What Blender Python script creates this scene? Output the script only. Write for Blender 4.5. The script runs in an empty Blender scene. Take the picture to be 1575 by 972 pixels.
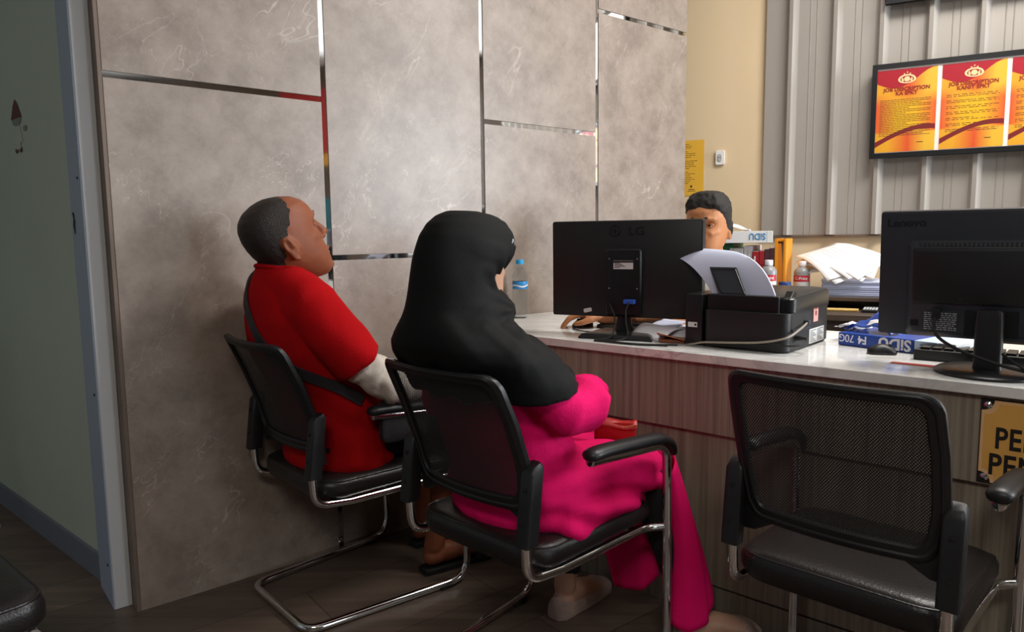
import bpy, bmesh, math, random
from mathutils import Vector, Matrix, noise
from mathutils.bvhtree import BVHTree
random.seed(7)
PI = math.pi
SC = bpy.context.scene
COL = SC.collection
V = Vector

# ------------------------------------------------------------------ materials
def new_mat(name):
    m = bpy.data.materials.new(name); m.use_nodes = True
    nt = m.node_tree
    return m, nt, nt.nodes['Principled BSDF']

def srgb(c):
    if isinstance(c, str):
        c = [int(c[i:i+2], 16) for i in (0, 2, 4)]
    return tuple(((x/255)/12.92 if x/255 <= .04045 else ((x/255+.055)/1.055)**2.4) for x in c) + (1,)

def N(nt, t, **kw):
    n = nt.nodes.new(t)
    for k, v in kw.items():
        if k in n.inputs: n.inputs[k].default_value = v
        else: setattr(n, k, v)
    return n

def plain(name, col, rough=.5, metal=0, bump=0, bscale=60, var=0, vscale=8, spec=.5, coat=0, stretch=None, trans=0, ior=1.45, sheen=0):
    m, nt, p = new_mat(name)
    p.inputs['Base Color'].default_value = srgb(col)
    p.inputs['Roughness'].default_value = rough
    p.inputs['Metallic'].default_value = metal
    p.inputs['Specular IOR Level'].default_value = spec
    p.inputs['Coat Weight'].default_value = coat
    p.inputs['Transmission Weight'].default_value = trans
    p.inputs['IOR'].default_value = ior
    p.inputs['Sheen Weight'].default_value = sheen
    tc = N(nt, 'ShaderNodeTexCoord')
    mp = N(nt, 'ShaderNodeMapping')
    if stretch: mp.inputs['Scale'].default_value = stretch
    nt.links.new(tc.outputs['Object'], mp.inputs['Vector'])
    if var:
        nz = N(nt, 'ShaderNodeTexNoise', Scale=vscale, Detail=4.0)
        nt.links.new(mp.outputs[0], nz.inputs['Vector'])
        hsv = N(nt, 'ShaderNodeHueSaturation'); hsv.inputs['Color'].default_value = srgb(col)
        mr = N(nt, 'ShaderNodeMapRange'); mr.inputs[1].default_value = .3; mr.inputs[2].default_value = .7
        mr.inputs[3].default_value = 1-var; mr.inputs[4].default_value = 1+var
        nt.links.new(nz.outputs['Fac'], mr.inputs[0]); nt.links.new(mr.outputs[0], hsv.inputs['Value'])
        nt.links.new(hsv.outputs[0], p.inputs['Base Color'])
    if bump:
        nb = N(nt, 'ShaderNodeTexNoise', Scale=bscale, Detail=3.0)
        nt.links.new(mp.outputs[0], nb.inputs['Vector'])
        b = N(nt, 'ShaderNodeBump', Strength=bump, Distance=.01)
        nt.links.new(nb.outputs['Fac'], b.inputs['Height']); nt.links.new(b.outputs[0], p.inputs['Normal'])
    return m

def marble_mat(name, base, light, vein, scale, vw=.012, rough=.35, dark=None, chain=(), aniso=(1, 1, 1), veinamt=1):
    """cloudy stone with thin broken veins; chain = successive rotations that lay the veins along a diagonal"""
    m, nt, p = new_mat(name); L = nt.links.new
    tc = N(nt, 'ShaderNodeTexCoord'); last = tc.outputs['Object']
    for rot in chain:
        mp = N(nt, 'ShaderNodeMapping'); mp.inputs['Rotation'].default_value = rot; L(last, mp.inputs['Vector']); last = mp.outputs[0]
    plain_v = last
    mp = N(nt, 'ShaderNodeMapping'); mp.inputs['Scale'].default_value = aniso; L(last, mp.inputs['Vector'])
    cl = N(nt, 'ShaderNodeTexNoise', Scale=scale*3.6, Detail=10.0, Roughness=.72); L(plain_v, cl.inputs['Vector'])
    cr = N(nt, 'ShaderNodeValToRGB'); cr.color_ramp.elements[0].color = srgb(dark or base); cr.color_ramp.elements[0].position = .36
    cr.color_ramp.elements[1].color = srgb(light); cr.color_ramp.elements[1].position = .67
    e = cr.color_ramp.elements.new(.5); e.color = srgb(base); L(cl.outputs['Fac'], cr.inputs[0])
    col = cr.outputs[0]
    for k, (sc, w, amt, det, an) in enumerate(((scale*.8, vw, .85, 5.0, 1), (scale*1.5, vw*.9, .7, 6.0, 1), (scale*2.2, vw*1.3, .5, 7.0, 0))):
        nz = N(nt, 'ShaderNodeTexNoise', Scale=sc, Detail=det, Roughness=.6, Distortion=.7)
        mp2 = N(nt, 'ShaderNodeMapping'); mp2.inputs['Location'].default_value = (3.1*k+1.7, 5.3*k, 2.2*k)
        L(mp.outputs[0] if an else plain_v, mp2.inputs['Vector']); L(mp2.outputs[0], nz.inputs['Vector'])
        s = N(nt, 'ShaderNodeMath', operation='SUBTRACT'); s.inputs[1].default_value = .5; L(nz.outputs['Fac'], s.inputs[0])
        a = N(nt, 'ShaderNodeMath', operation='ABSOLUTE'); L(s.outputs[0], a.inputs[0])
        mr = N(nt, 'ShaderNodeMapRange'); mr.interpolation_type = 'SMOOTHSTEP'; mr.inputs[1].default_value = 0; mr.inputs[2].default_value = w
        mr.inputs[3].default_value = 1; mr.inputs[4].default_value = 0; L(a.outputs[0], mr.inputs[0])
        mk = N(nt, 'ShaderNodeTexNoise', Scale=scale*1.5, Detail=3.0); mp3 = N(nt, 'ShaderNodeMapping'); mp3.inputs['Location'].default_value = (9.1, 2.3*k, 4.)
        L(plain_v, mp3.inputs['Vector']); L(mp3.outputs[0], mk.inputs['Vector'])
        mm = N(nt, 'ShaderNodeMapRange'); mm.inputs[1].default_value = .47; mm.inputs[2].default_value = .62; mm.inputs[4].default_value = amt*veinamt; L(mk.outputs['Fac'], mm.inputs[0])
        mu = N(nt, 'ShaderNodeMath', operation='MULTIPLY'); L(mr.outputs[0], mu.inputs[0]); L(mm.outputs[0], mu.inputs[1])
        mx = N(nt, 'ShaderNodeMix', data_type='RGBA'); L(mu.outputs[0], mx.inputs[0]); L(col, mx.inputs[6]); mx.inputs[7].default_value = srgb(vein)
        col = mx.outputs[2]
    L(col, p.inputs['Base Color']); p.inputs['Roughness'].default_value = rough
    return m

def wood_mat(name, c0, c1, grain=(45, 45, 1.2), scale=1.6, rough=.5, planks=None, bump=.15):
    m, nt, p = new_mat(name); L = nt.links.new
    tc = N(nt, 'ShaderNodeTexCoord'); mp = N(nt, 'ShaderNodeMapping'); mp.inputs['Scale'].default_value = grain
    L(tc.outputs['Object'], mp.inputs['Vector'])
    nz = N(nt, 'ShaderNodeTexNoise', Scale=scale, Detail=6.0, Roughness=.65, Distortion=.25); L(mp.outputs[0], nz.inputs['Vector'])
    cr = N(nt, 'ShaderNodeValToRGB'); cr.color_ramp.elements[0].position = .34; cr.color_ramp.elements[0].color = srgb(c0)
    cr.color_ramp.elements[1].position = .68; cr.color_ramp.elements[1].color = srgb(c1); L(nz.outputs['Fac'], cr.inputs[0])
    last = cr.outputs[0]
    if planks:
        mp2 = N(nt, 'ShaderNodeMapping'); mp2.inputs['Rotation'].default_value = planks.get('rot', (0, 0, 0)); L(tc.outputs['Object'], mp2.inputs['Vector'])
        br = N(nt, 'ShaderNodeTexBrick'); br.inputs['Scale'].default_value = 1; br.inputs['Mortar Size'].default_value = planks.get('gap', .002)
        br.inputs['Brick Width'].default_value = planks['w']; br.inputs['Row Height'].default_value = planks['h']; br.offset = planks.get('off', .37)
        br.inputs['Color1'].default_value = (planks.get('lo', .8),)*3+(1,); br.inputs['Color2'].default_value = (1.12,)*3+(1,); br.inputs['Mortar'].default_value = (.45,)*3+(1,)
        L(mp2.outputs[0], br.inputs['Vector'])
        mx = N(nt, 'ShaderNodeMix', data_type='RGBA', blend_type='MULTIPLY'); mx.inputs[0].default_value = 1
        L(last, mx.inputs[6]); L(br.outputs['Color'], mx.inputs[7]); last = mx.outputs[2]
    L(last, p.inputs['Base Color']); p.inputs['Roughness'].default_value = rough
    b = N(nt, 'ShaderNodeBump', Strength=bump, Distance=.004); L(nz.outputs['Fac'], b.inputs['Height']); L(b.outputs[0], p.inputs['Normal'])
    return m

def skin_mat(name, col, spots=.12, rough=.42):
    m = plain(name, col, rough, var=spots, vscale=14, bump=.05, bscale=300)
    p = m.node_tree.nodes['Principled BSDF']; p.inputs['Specular IOR Level'].default_value = .35
    p.inputs['Subsurface Weight'].default_value = .12
    p.inputs['Subsurface Radius'].default_value = (.012, .005, .003)
    p.inputs['Subsurface Scale'].default_value = .6
    return m

def mesh_fabric(name, col, pitch, thr):
    m, nt, p = new_mat(name); L = nt.links.new
    p.inputs['Base Color'].default_value = srgb(col); p.inputs['Roughness'].default_value = .6
    tc = N(nt, 'ShaderNodeTexCoord'); sp = N(nt, 'ShaderNodeSeparateXYZ'); L(tc.outputs['Object'], sp.inputs[0])
    outs = []
    for sg in (1, -1):
        a = N(nt, 'ShaderNodeMath', operation='MULTIPLY_ADD'); L(sp.outputs['Z'], a.inputs[0]); a.inputs[1].default_value = sg*.8; L(sp.outputs['Y'], a.inputs[2])
        b = N(nt, 'ShaderNodeMath', operation='MULTIPLY'); b.inputs[1].default_value = 2*PI/pitch; L(a.outputs[0], b.inputs[0])
        s = N(nt, 'ShaderNodeMath', operation='SINE'); L(b.outputs[0], s.inputs[0]); outs.append(s)
    ad = N(nt, 'ShaderNodeMath', operation='ADD'); L(outs[0].outputs[0], ad.inputs[0]); L(outs[1].outputs[0], ad.inputs[1])
    gt = N(nt, 'ShaderNodeMath', operation='GREATER_THAN'); gt.inputs[1].default_value = thr; L(ad.outputs[0], gt.inputs[0])
    tr = N(nt, 'ShaderNodeBsdfTransparent'); mx = N(nt, 'ShaderNodeMixShader'); L(gt.outputs[0], mx.inputs[0]); L(p.outputs[0], mx.inputs[1]); L(tr.outputs[0], mx.inputs[2])
    L(mx.outputs[0], nt.nodes['Material Output'].inputs[0])
    return m

# ------------------------------------------------------------------ mesh builder
class MB:
    def __init__(self): self.v = []; self.f = []
    def add(self, vs, fs, T=None):
        o = len(self.v)
        self.v += [(T @ V(p)) if T else V(p) for p in vs]
        self.f += [tuple(i+o for i in f) for f in fs]
        return self
    def box(self, a, b, T=None):
        x0, y0, z0 = a; x1, y1, z1 = b
        vs = [(x0,y0,z0),(x1,y0,z0),(x1,y1,z0),(x0,y1,z0),(x0,y0,z1),(x1,y0,z1),(x1,y1,z1),(x0,y1,z1)]
        return self.add(vs, [(3,2,1,0),(4,5,6,7),(0,1,5,4),(1,2,6,5),(2,3,7,6),(3,0,4,7)], T)
    def rings(self, R, closed=False, caps=True, T=None):
        n = len(R[0]); vs = [p for r in R for p in r]; fs = []
        m = len(R)
        for i in range(m if closed else m-1):
            j = (i+1) % m
            for k in range(n):
                k2 = (k+1) % n
                fs.append((i*n+k, i*n+k2, j*n+k2, j*n+k))
        if caps and not closed:
            fs.append(tuple(reversed(range(n)))); fs.append(tuple((m-1)*n+k for k in range(n)))
        return self.add(vs, fs, T)
    def tube(self, path, r, n=12, closed=False, side=None, round_=False, T=None):
        """path of points; r scalar / list of scalars / list of (r_side, r_other)"""
        P = [V(p) for p in path]; m = len(P)
        if not isinstance(r, (list, tuple)): r = [r]*m
        r = [(q, q) if not isinstance(q, (list, tuple)) else q for q in r]
        if round_ and not closed:
            P2, r2 = [], []
            t0 = (P[0]-P[1]).normalized(); t1 = (P[-1]-P[-2]).normalized()
            for a in (80, 60, 35): a = math.radians(a); P2.append(P[0]+t0*math.sin(a)*min(r[0])*.999); r2.append((r[0][0]*math.cos(a), r[0][1]*math.cos(a)))
            P2 += P; r2 += r
            for a in (35, 60, 80): a = math.radians(a); P2.append(P[-1]+t1*math.sin(a)*min(r[-1])); r2.append((r[-1][0]*math.cos(a), r[-1][1]*math.cos(a)))
            P, r, m = P2, r2, len(P2)
        R = []; prev = V(side) if side is not None else None
        for i in range(m):
            a = P[(i-1) % m] if (closed or i > 0) else P[0]
            b = P[(i+1) % m] if (closed or i < m-1) else P[-1]
            t = (b-a)
            t = t.normalized() if t.length > 1e-9 else V((0, 0, 1))
            if prev is None:
                prev = V((0, 0, 1)) if abs(t.z) < .9 else V((1, 0, 0))
            s = prev - t*prev.dot(t)
            if s.length < 1e-5: s = t.orthogonal()
            s.normalize()
            if side is None: prev = s
            u = t.cross(s)
            R.append([P[i]+s*(math.cos(q)*r[i][0])+u*(math.sin(q)*r[i][1]) for q in [2*PI*k/n for k in range(n)]])
        return self.rings(R, closed, True, T)
    def ell(self, c, r, nu=16, nv=10, T=None):
        R = []
        for j in range(nv+1):
            a = -PI/2+PI*(j*.96+.02*nv)/nv
            R.append([(c[0]+r[0]*math.cos(a)*math.cos(2*PI*k/nu), c[1]+r[1]*math.cos(a)*math.sin(2*PI*k/nu), c[2]+r[2]*math.sin(a)) for k in range(nu)])
        return self.rings(R, T=T)
    def prism(self, poly, h0, h1, plane='xy', T=None):
        """poly list of 2d; extruded along the third axis; planes xy, xz, yz"""
        def P(a, b, h): return {'xy': (a, b, h), 'xz': (a, h, b), 'yz': (h, a, b)}[plane]
        n = len(poly); vs = [P(a, b, h0) for a, b in poly]+[P(a, b, h1) for a, b in poly]
        fs = [tuple(range(n)), tuple(reversed(range(n, 2*n)))]+[(k, k+n, (k+1) % n+n, (k+1) % n) for k in range(n)]
        return self.add(vs, fs, T)
    def lathe(self, prof, c=(0, 0, 0), n=24, T=None):
        return self.rings([[(c[0]+r*math.cos(2*PI*k/n), c[1]+r*math.sin(2*PI*k/n), c[2]+z) for k in range(n)] for r, z in prof], T=T)
    def grid(self, fn, nu, nv, thick=None):
        vs = [fn(i/nu, j/nv) for j in range(nv+1) for i in range(nu+1)]
        fs = [(j*(nu+1)+i, j*(nu+1)+i+1, (j+1)*(nu+1)+i+1, (j+1)*(nu+1)+i) for j in range(nv) for i in range(nu)]
        return self.add(vs, fs)

def mesh_of(mb, name, angle=35):
    me = bpy.data.meshes.new(name); me.from_pydata([tuple(p) for p in mb.v], [], mb.f)
    bm = bmesh.new(); bm.from_mesh(me); bmesh.ops.recalc_face_normals(bm, faces=bm.faces); bm.to_mesh(me); bm.free()
    if angle:
        me.polygons.foreach_set('use_smooth', [True]*len(me.polygons)); me.set_sharp_from_angle(angle=math.radians(angle))
    return me

def ob(name, mb, mat, parent=None, bevel=0, angle=35, segs=2, solid=0, sub=0):
    me = mesh_of(mb, name, angle) if isinstance(mb, MB) else mb
    o = bpy.data.objects.new(name, me); COL.objects.link(o)
    if mat: me.materials.clear(); me.materials.append(mat)
    if parent: o.parent = parent
    if solid:
        s = o.modifiers.new('solid', 'SOLIDIFY'); s.thickness = solid; s.offset = 0
    if bevel:
        b = o.modifiers.new('bevel', 'BEVEL'); b.width = bevel; b.segments = segs; b.limit_method = 'ANGLE'; b.angle_limit = math.radians(40); b.harden_normals = True
    if sub:
        s = o.modifiers.new('sub', 'SUBSURF'); s.levels = sub; s.render_levels = sub
    return o

def tag(o, label=None, cat=None, group=None, kind=None):
    if label: o['label'] = label
    if cat: o['category'] = cat
    if group: o['group'] = group
    if kind: o['kind'] = kind
    return o

def empty(name, loc=(0, 0, 0), rz=0, label=None, cat=None, group=None):
    o = bpy.data.objects.new(name, None); COL.objects.link(o); o.location = loc; o.rotation_euler = (0, 0, rz); o.empty_display_size = .05
    return tag(o, label, cat, group)

def copy_tree(o, parent=None):
    c = o.copy(); COL.objects.link(c)
    if parent: c.parent = parent
    for ch in list(o.children): copy_tree(ch, c)
    return c

def text_mb(s, size, mb=None, T=None, bold=0, ext=.0004, align='LEFT', sx=1, spacing=1.0):
    """text laid out in the local XZ plane, facing -Y"""
    cu = bpy.data.curves.new('text', 'FONT'); cu.body = s; cu.size = size; cu.extrude = ext; cu.offset = bold*size; cu.align_x = align; cu.space_character = spacing
    cu.resolution_u = 3
    o = bpy.data.objects.new('text', cu); COL.objects.link(o)
    dg = bpy.context.evaluated_depsgraph_get(); me = bpy.data.meshes.new_from_object(o.evaluated_get(dg))
    mb = mb or MB()
    mb.add([(p.co.x*sx, -p.co.z, p.co.y) for p in me.vertices], [tuple(f.vertices) for f in me.polygons], T)
    bpy.data.objects.remove(o); bpy.data.curves.remove(cu); bpy.data.meshes.remove(me)
    return mb

def TR(x=0, y=0, z=0, rx=0, ry=0, rz=0, s=1):
    return Matrix.Translation((x, y, z)) @ Matrix.Rotation(rz, 4, 'Z') @ Matrix.Rotation(ry, 4, 'Y') @ Matrix.Rotation(rx, 4, 'X') @ Matrix.Scale(s, 4)

def remeshed(mb, voxel, smooth=4, name='body', wrinkle=None, fn=None):
    """fuse the pieces of mb into one continuous skin"""
    me = mesh_of(mb, name, 0); o = bpy.data.objects.new(name, me); COL.objects.link(o)
    r = o.modifiers.new('r', 'REMESH'); r.mode = 'VOXEL'; r.voxel_size = voxel; r.use_smooth_shade = True
    if smooth:
        s = o.modifiers.new('s', 'SMOOTH'); s.factor = .5; s.iterations = smooth
    dg = bpy.context.evaluated_depsgraph_get(); m2 = bpy.data.meshes.new_from_object(o.evaluated_get(dg))
    bpy.data.objects.remove(o); bpy.data.meshes.remove(me)
    if wrinkle:
        nr = [v.normal.copy() for v in m2.vertices]; cs = [v.co.copy() for v in m2.vertices]
        out = []
        for c, n in zip(cs, nr): out += list(c+n*wrinkle(c))
        m2.vertices.foreach_set('co', out); m2.update()
    if fn:
        cs = [v.co.copy() for v in m2.vertices]; out = []
        for c in cs: out += list(fn(c, None))
        m2.vertices.foreach_set('co', out); m2.update()
    m2.polygons.foreach_set('use_smooth', [True]*len(m2.polygons))
    m2.name = name
    return m2

def arc_path(pts, r, n=6):
    """polyline with its corners rounded by radius r (scalar or list)"""
    P = [V(p) for p in pts]; out = [P[0]]
    for i in range(1, len(P)-1):
        rr = r[i-1] if isinstance(r, (list, tuple)) else r
        a, b, c = P[i-1], P[i], P[i+1]; u = (a-b); w = (c-b); lu, lw = u.length, w.length; u.normalize(); w.normalize()
        ang = u.angle(w); d = min(rr/math.tan(ang/2), lu*.48, lw*.48)
        p0, p1 = b+u*d, b+w*d
        for k in range(n+1):
            t = k/n; out.append(p0*(1-t)**2+b*2*t*(1-t)+p1*t*t)
    out.append(P[-1]); return out

def rrect(w, h, r, n=5, cx=0, cy=0):
    out = []
    for sx, sy, a0 in ((1, 1, 0), (-1, 1, 90), (-1, -1, 180), (1, -1, 270)):
        for k in range(n+1):
            a = math.radians(a0+90*k/n); out.append((cx+sx*(w/2-r)+r*math.cos(a), cy+sy*(h/2-r)+r*math.sin(a)))
    return out
def smooth_path(pts, n=6):
    P = [V(p) for p in pts]; out = []
    for i in range(len(P)-1):
        p0, p1, p2, p3 = P[max(i-1, 0)], P[i], P[i+1], P[min(i+2, len(P)-1)]
        for k in range(n):
            t = k/n
            out.append(.5*((2*p1)+(p2-p0)*t+(2*p0-5*p1+4*p2-p3)*t*t+(3*p1-p0-3*p2+p3)*t**3))
    out.append(P[-1]); return out

# ------------------------------------------------------------------ camera
F_PX, PITCH, ROLL, EYE = 1100., math.radians(6.41), math.radians(.70), 1.05
cam_d = bpy.data.cameras.new('camera'); cam = bpy.data.objects.new('camera', cam_d); COL.objects.link(cam)
cam_d.sensor_width = 36; cam_d.sensor_fit = 'HORIZONTAL'; cam_d.lens = F_PX/1575*36; cam_d.clip_start = .05
c_, s_ = math.cos(ROLL), math.sin(ROLL); cp, sp_ = math.cos(PITCH), math.sin(PITCH)
Mp = Matrix(((1, 0, 0), (0, -sp_, cp), (0, -cp, -sp_))); Mr = Matrix(((c_, -s_, 0), (s_, c_, 0), (0, 0, 1)))
cam.matrix_world = Matrix.Translation((0, 0, EYE)) @ (Mp @ Mr @ Matrix.Diagonal((1, -1, -1))).to_4x4()
SC.camera = cam

# frames: the marble wall, the counter, the rear wall
A_WALL, A_CNT, A_BACK = math.radians(39.6), math.radians(-41.1), math.radians(-28)
O_WALL, O_CNT, O_BACK = V((-1.065, 1.932, 0)), V((.269, 2.079, 0)), V((.90, 3.68, 0))
def on(o, ang, x, y, z=0): return o + Matrix.Rotation(ang, 3, 'Z') @ V((x, y, z))
def cnt(x, y, z=.735): return on(O_CNT, A_CNT, x, y, z)
def back(x, y, z=0): return on(O_BACK, A_BACK, x, y, z)
def wal(x, y, z=0): return on(O_WALL, A_WALL, x, y, z)

# shared materials
M = dict(
    marble=marble_mat('grey_marble_laminate', '93857a', 'a19388', 'c9beb3', 2.2, .0036, .36, dark='82746a', veinamt=.6, chain=((0, 0, -math.radians(39.6)), (0, math.radians(48), 0)), aniso=(.42, 1, 1)),
    marble_edge=plain('brown_panel_edge', '75655a', .6, var=.08),
    mirror=plain('mirror_strip', 'e6e6e6', .04, 1),
    floor=wood_mat('dark_vinyl_planks', '564840', '6f5f53', (1.5, 22, 1), 1.2, .42, planks=dict(w=1.2, h=.18, gap=.002, rot=(0, 0, math.radians(-38)), lo=.8)),
    green=plain('pale_green_paint', 'b4c0b0', .6, var=.03, vscale=3),
    skirt=plain('grey_skirting', '6f7480', .55),
    alu=plain('white_aluminium', 'c9cbcc', .4, var=.02),
    alub=plain('bluish_aluminium', 'a3afc2', .45),
    cream=plain('cream_wall_paint', 'e6cfaa', .7, var=.03, vscale=2),
    corr=plain('grey_metal_cladding', 'aaa49d', .36, .15, var=.03, vscale=3, stretch=(1, 1, .15)),
    ceil=plain('white_ceiling', 'e8e6e0', .8),
    wallw=plain('white_wall', 'd9d4ca', .8),
    wood=wood_mat('brown_grey_laminate', '776d60', 'a39a88', (60, 60, 1.0), 1.3, .5, planks=dict(w=.3, h=4, gap=0, rot=(math.radians(90), 0, 0), lo=.9, off=0)),
    darkgap=plain('dark_gap', '2c2622', .7),
    top=marble_mat('white_marble_top', 'e4e3e0', 'eeedec', 'a9abad', 1.6, .016, .10, dark='d6d6d4', chain=((0, 0, math.radians(20)),), aniso=(.4, 1, 1)),
    chrome=plain('chrome', 'dcdcdc', .08, 1),
    blackp=plain('black_plastic', '1b1b1d', .42, bump=.05, bscale=400),
    blackg=plain('black_satin_plastic', '17181a', .3),
    dkgrey=plain('charcoal_plastic', '2b2f36', .45),
    lthr=plain('black_leatherette', '1d1a1a', .34, bump=.12, bscale=220),
    net=mesh_fabric('black_mesh_fabric', '242425', .0050, .88),
    white=plain('white_paper', 'eceaf0', .7, var=.02),
    blue=plain('blue_print', '2b4fa0', .4),
    label=plain('white_label', 'd9d9d9', .6),
    ink=plain('black_ink', '1c1a18', .7),
    rubber=plain('black_rubber', '141414', .7),
)
# ================================================================== SETTING
def struct(name, mb, mat, **k): return tag(ob(name, mb, mat, **k), kind='structure')
H = 2.95
struct('floor', MB().box((-4.5, -3.5, -.06), (5.5, 5.5, 0)), M['floor'])
struct('ceiling', MB().box((-4.5, -3.5, H), (5.5, 5.5, H+.08)), M['ceil'])

# marble wall: sheets of laminate with mirror strips in the joints
wl = MB(); TW = TR(*O_WALL, rz=A_WALL)
joints = [.62, 1.25, 1.866]; ends = [0]+joints+[2.478]
hz = [1.485, .985, 1.475, 1.985]
g = .0085
for i in range(4):
    a = ends[i]+(g if i else 0); b = ends[i+1]-(g if i < 3 else 0)
    for z0, z1 in ((0, hz[i]-g), (hz[i]+g, H)):
        wl.box((a, 0, z0), (b, .016, z1), TW)
wl.box((0.0, .016, 0), (2.478, .056, H), TW)
struct('wall_left', wl, M['marble'], bevel=.0012)
k = 1
for x in joints:
    struct('trim_%d' % k, MB().box((x-g+.0004, .003, 0), (x+g-.0004, .0155, H), TW), M['mirror']); k += 1
for i in range(4):
    a = ends[i]+(g if i else 0); b = ends[i+1]-(g if i < 3 else 0)
    struct('trim_%d' % k, MB().box((a, .003, hz[i]-g+.0004), (b, .0155, hz[i]+g-.0004), TW), M['mirror']); k += 1
struct('trim_%d' % k, MB().box((-.010, .0015, 0), (-.0005, .056, H), TW), M['marble_edge']); k += 1
# pale aluminium post at the end of the marble wall, then the green partition running back
post = tag(ob('trim_%d' % k, MB().box((-.056, .0565, 0), (-.0105, .249, H), TW), M['alu'], bevel=.002), kind='structure'); k += 1
ob('post_face', MB().box((-.0585, .060, 0), (-.0562, .249, H), TW), M['alub'], parent=post)
for z in (.12, .62, 1.22):
    ob('screw', MB().lathe([(.004, 0), (.004, .002), (.001, .003)], T=TW @ TR(-.0587, .1, z, ry=-PI/2)), M['darkgap'], parent=post)
gx = lambda t: .006-.175*t
gw = MB().prism([(gx(.25), .25), (gx(2.0), 2.0), (gx(2.0)+.09, 2.0), (gx(.25)+.09, .25)], 0, H, T=TW)
struct('wall_side', gw, M['green'])
struct('baseboard_side', MB().prism([(gx(.25)-.010, .2505), (gx(2.0)-.010, 1.99), (gx(2.0)-.0005, 1.99), (gx(.25)-.0005, .2505)], 0, .085, T=TW), M['skirt'], bevel=.001)
struct('wall_corridor', MB().box((-2.6, 2.0, 0), (.1, 2.08, H), TW), M['green'])

# rear wall: cream plaster with ribbed metal cladding on its upper part
TB = TR(*O_BACK, rz=A_BACK)
struct('wall_back', MB().box((-.9, 0, 0), (3.6, .12, H), TB), M['cream'])
prof = [(.366, -.001), (.366, -.020)]
x0r = .46; pitch = .1865; k2 = 0
x = x0r
while x < 3.5:
    prof += [(x-.008, -.020), (x, -.0225), (x+.010, -.052), (x+.026, -.055), (x+.048, -.020)]
    for q in (.098, .126): prof += [(x+q-.003, -.020), (x+q, -.0228), (x+q+.003, -.020)]
    x += pitch
prof += [(3.55, -.020), (3.55, -.001)]
struct('wall_cladding', MB().prism(prof, 1.037, H, T=TB), M['corr'], angle=12)
struct('trim_%d' % k, MB().box((.366, -.022, 1.029), (3.55, -.0005, 1.0365), TB), M['marble_edge']); k += 1

# the rest of the room, outside the frame: seen in the mirror strips and lighting the place
M['panelw'] = wood_mat('brown_wall_panelling', '4a3a30', '66523f', (20, 20, 1), 1.5, .6)
wr = MB().box((4.9, -3.5, 0), (5.0, 2.0, .85)).box((4.9, -3.5, 2.6), (5.0, 2.0, H))
for y0, y1 in ((-3.5, -3.0), (-2.2, .25), (1.5, 2.0)): wr.box((4.9, y0, .85), (5.0, y1, 2.6))
struct('wall_right', wr, M['panelw'])
for i, (y0, y1) in enumerate(((-3.0, -2.2), (.25, 1.5))):
    f_ = MB()
    for y in (y0, (y0+y1)/2-.02, y1-.04): f_.box((4.92, y, .85), (4.98, y+.04, 2.6))
    f_.box((4.921, y0, .85), (4.979, y1, .90)).box((4.921, y0, 2.55), (4.979, y1, 2.6))
    struct('window_%d' % (i+1), f_, M['alu'])
for y0, y1, z0, z1, c in ((-.75, .1, 2.0, 2.7, 'b02620'), (-.75, .1, 1.86, 1.99, 'd89a2c'), (-.75, .1, 1.05, 1.5, '2a6f7a'), (-1.6, -1.1, .9, 1.7, 'b5342a'), (-1.05, -.85, .9, 2.2, 'd8d4cc')):
    struct('trim_%d' % k, MB().box((4.885, y0, z0), (4.8995, y1, z1)), plain('reflected_banner_'+c, c, .6)); k += 1  # plain coloured boards, unseen, added for the mirror strips to reflect
struct('wall_front', MB().box((-4.5, -3.5, 0), (4.9, -3.4, H)), M['panelw'])

# ================================================================== COUNTER
TC = TR(*O_CNT, rz=A_CNT)
E_END = 3.9  # unseen right end, run on to block window light from the lower wall
lw = lambda y: -.672+.19*(y-.35)*.6   # where the counter meets the marble wall (x, for a depth y)
def lx(y):
    # intersection of the line at depth y with the marble wall plane, 2 mm clear of it
    n = Matrix.Rotation(A_WALL, 3, 'Z') @ V((0, -1, 0)); X = Matrix.Rotation(A_CNT, 3, 'Z') @ V((1, 0, 0)); Y = Matrix.Rotation(A_CNT, 3, 'Z') @ V((0, 1, 0))
    return (.003-(O_CNT+Y*y-O_WALL).dot(n))/X.dot(n)
cb = empty('office_counter', tuple(O_CNT), A_CNT, 'brown grey wood laminate front of the long office counter', 'counter')
ob('upper_panel', MB().prism([(lx(-.003), -.003), (E_END, -.003), (E_END, .02), (lx(.02), .02)], .52, .7095), M['wood'], cb, bevel=.0015)
ob('lower_panel', MB().prism([(lx(.012), .012), (E_END, .012), (E_END, .03), (lx(.03), .03)], .094, .5195), M['wood'], cb, bevel=.0015)
ob('plinth', MB().prism([(lx(.014), .014), (E_END, .014), (E_END, .03), (lx(.03), .03)], 0, .088), M['wood'], cb, bevel=.001)
ob('plinth_groove', MB().prism([(lx(.02), .02), (E_END, .02), (E_END, .03), (lx(.03), .03)], .0882, .0938), M['darkgap'], cb)
ob('end_panel', MB().box((E_END-.02, .031, 0), (E_END, .6, .7095)), M['wood'], cb)
ob('countertop', MB().prism([(lx(-.02), -.02), (E_END, -.02), (E_END, .64), (lx(.64), .64)], .711, .735, T=TC), M['top'], bevel=.002)
tag(bpy.data.objects['countertop'], 'white marble-look worktop of the counter with grey veins', 'countertop')

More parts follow.
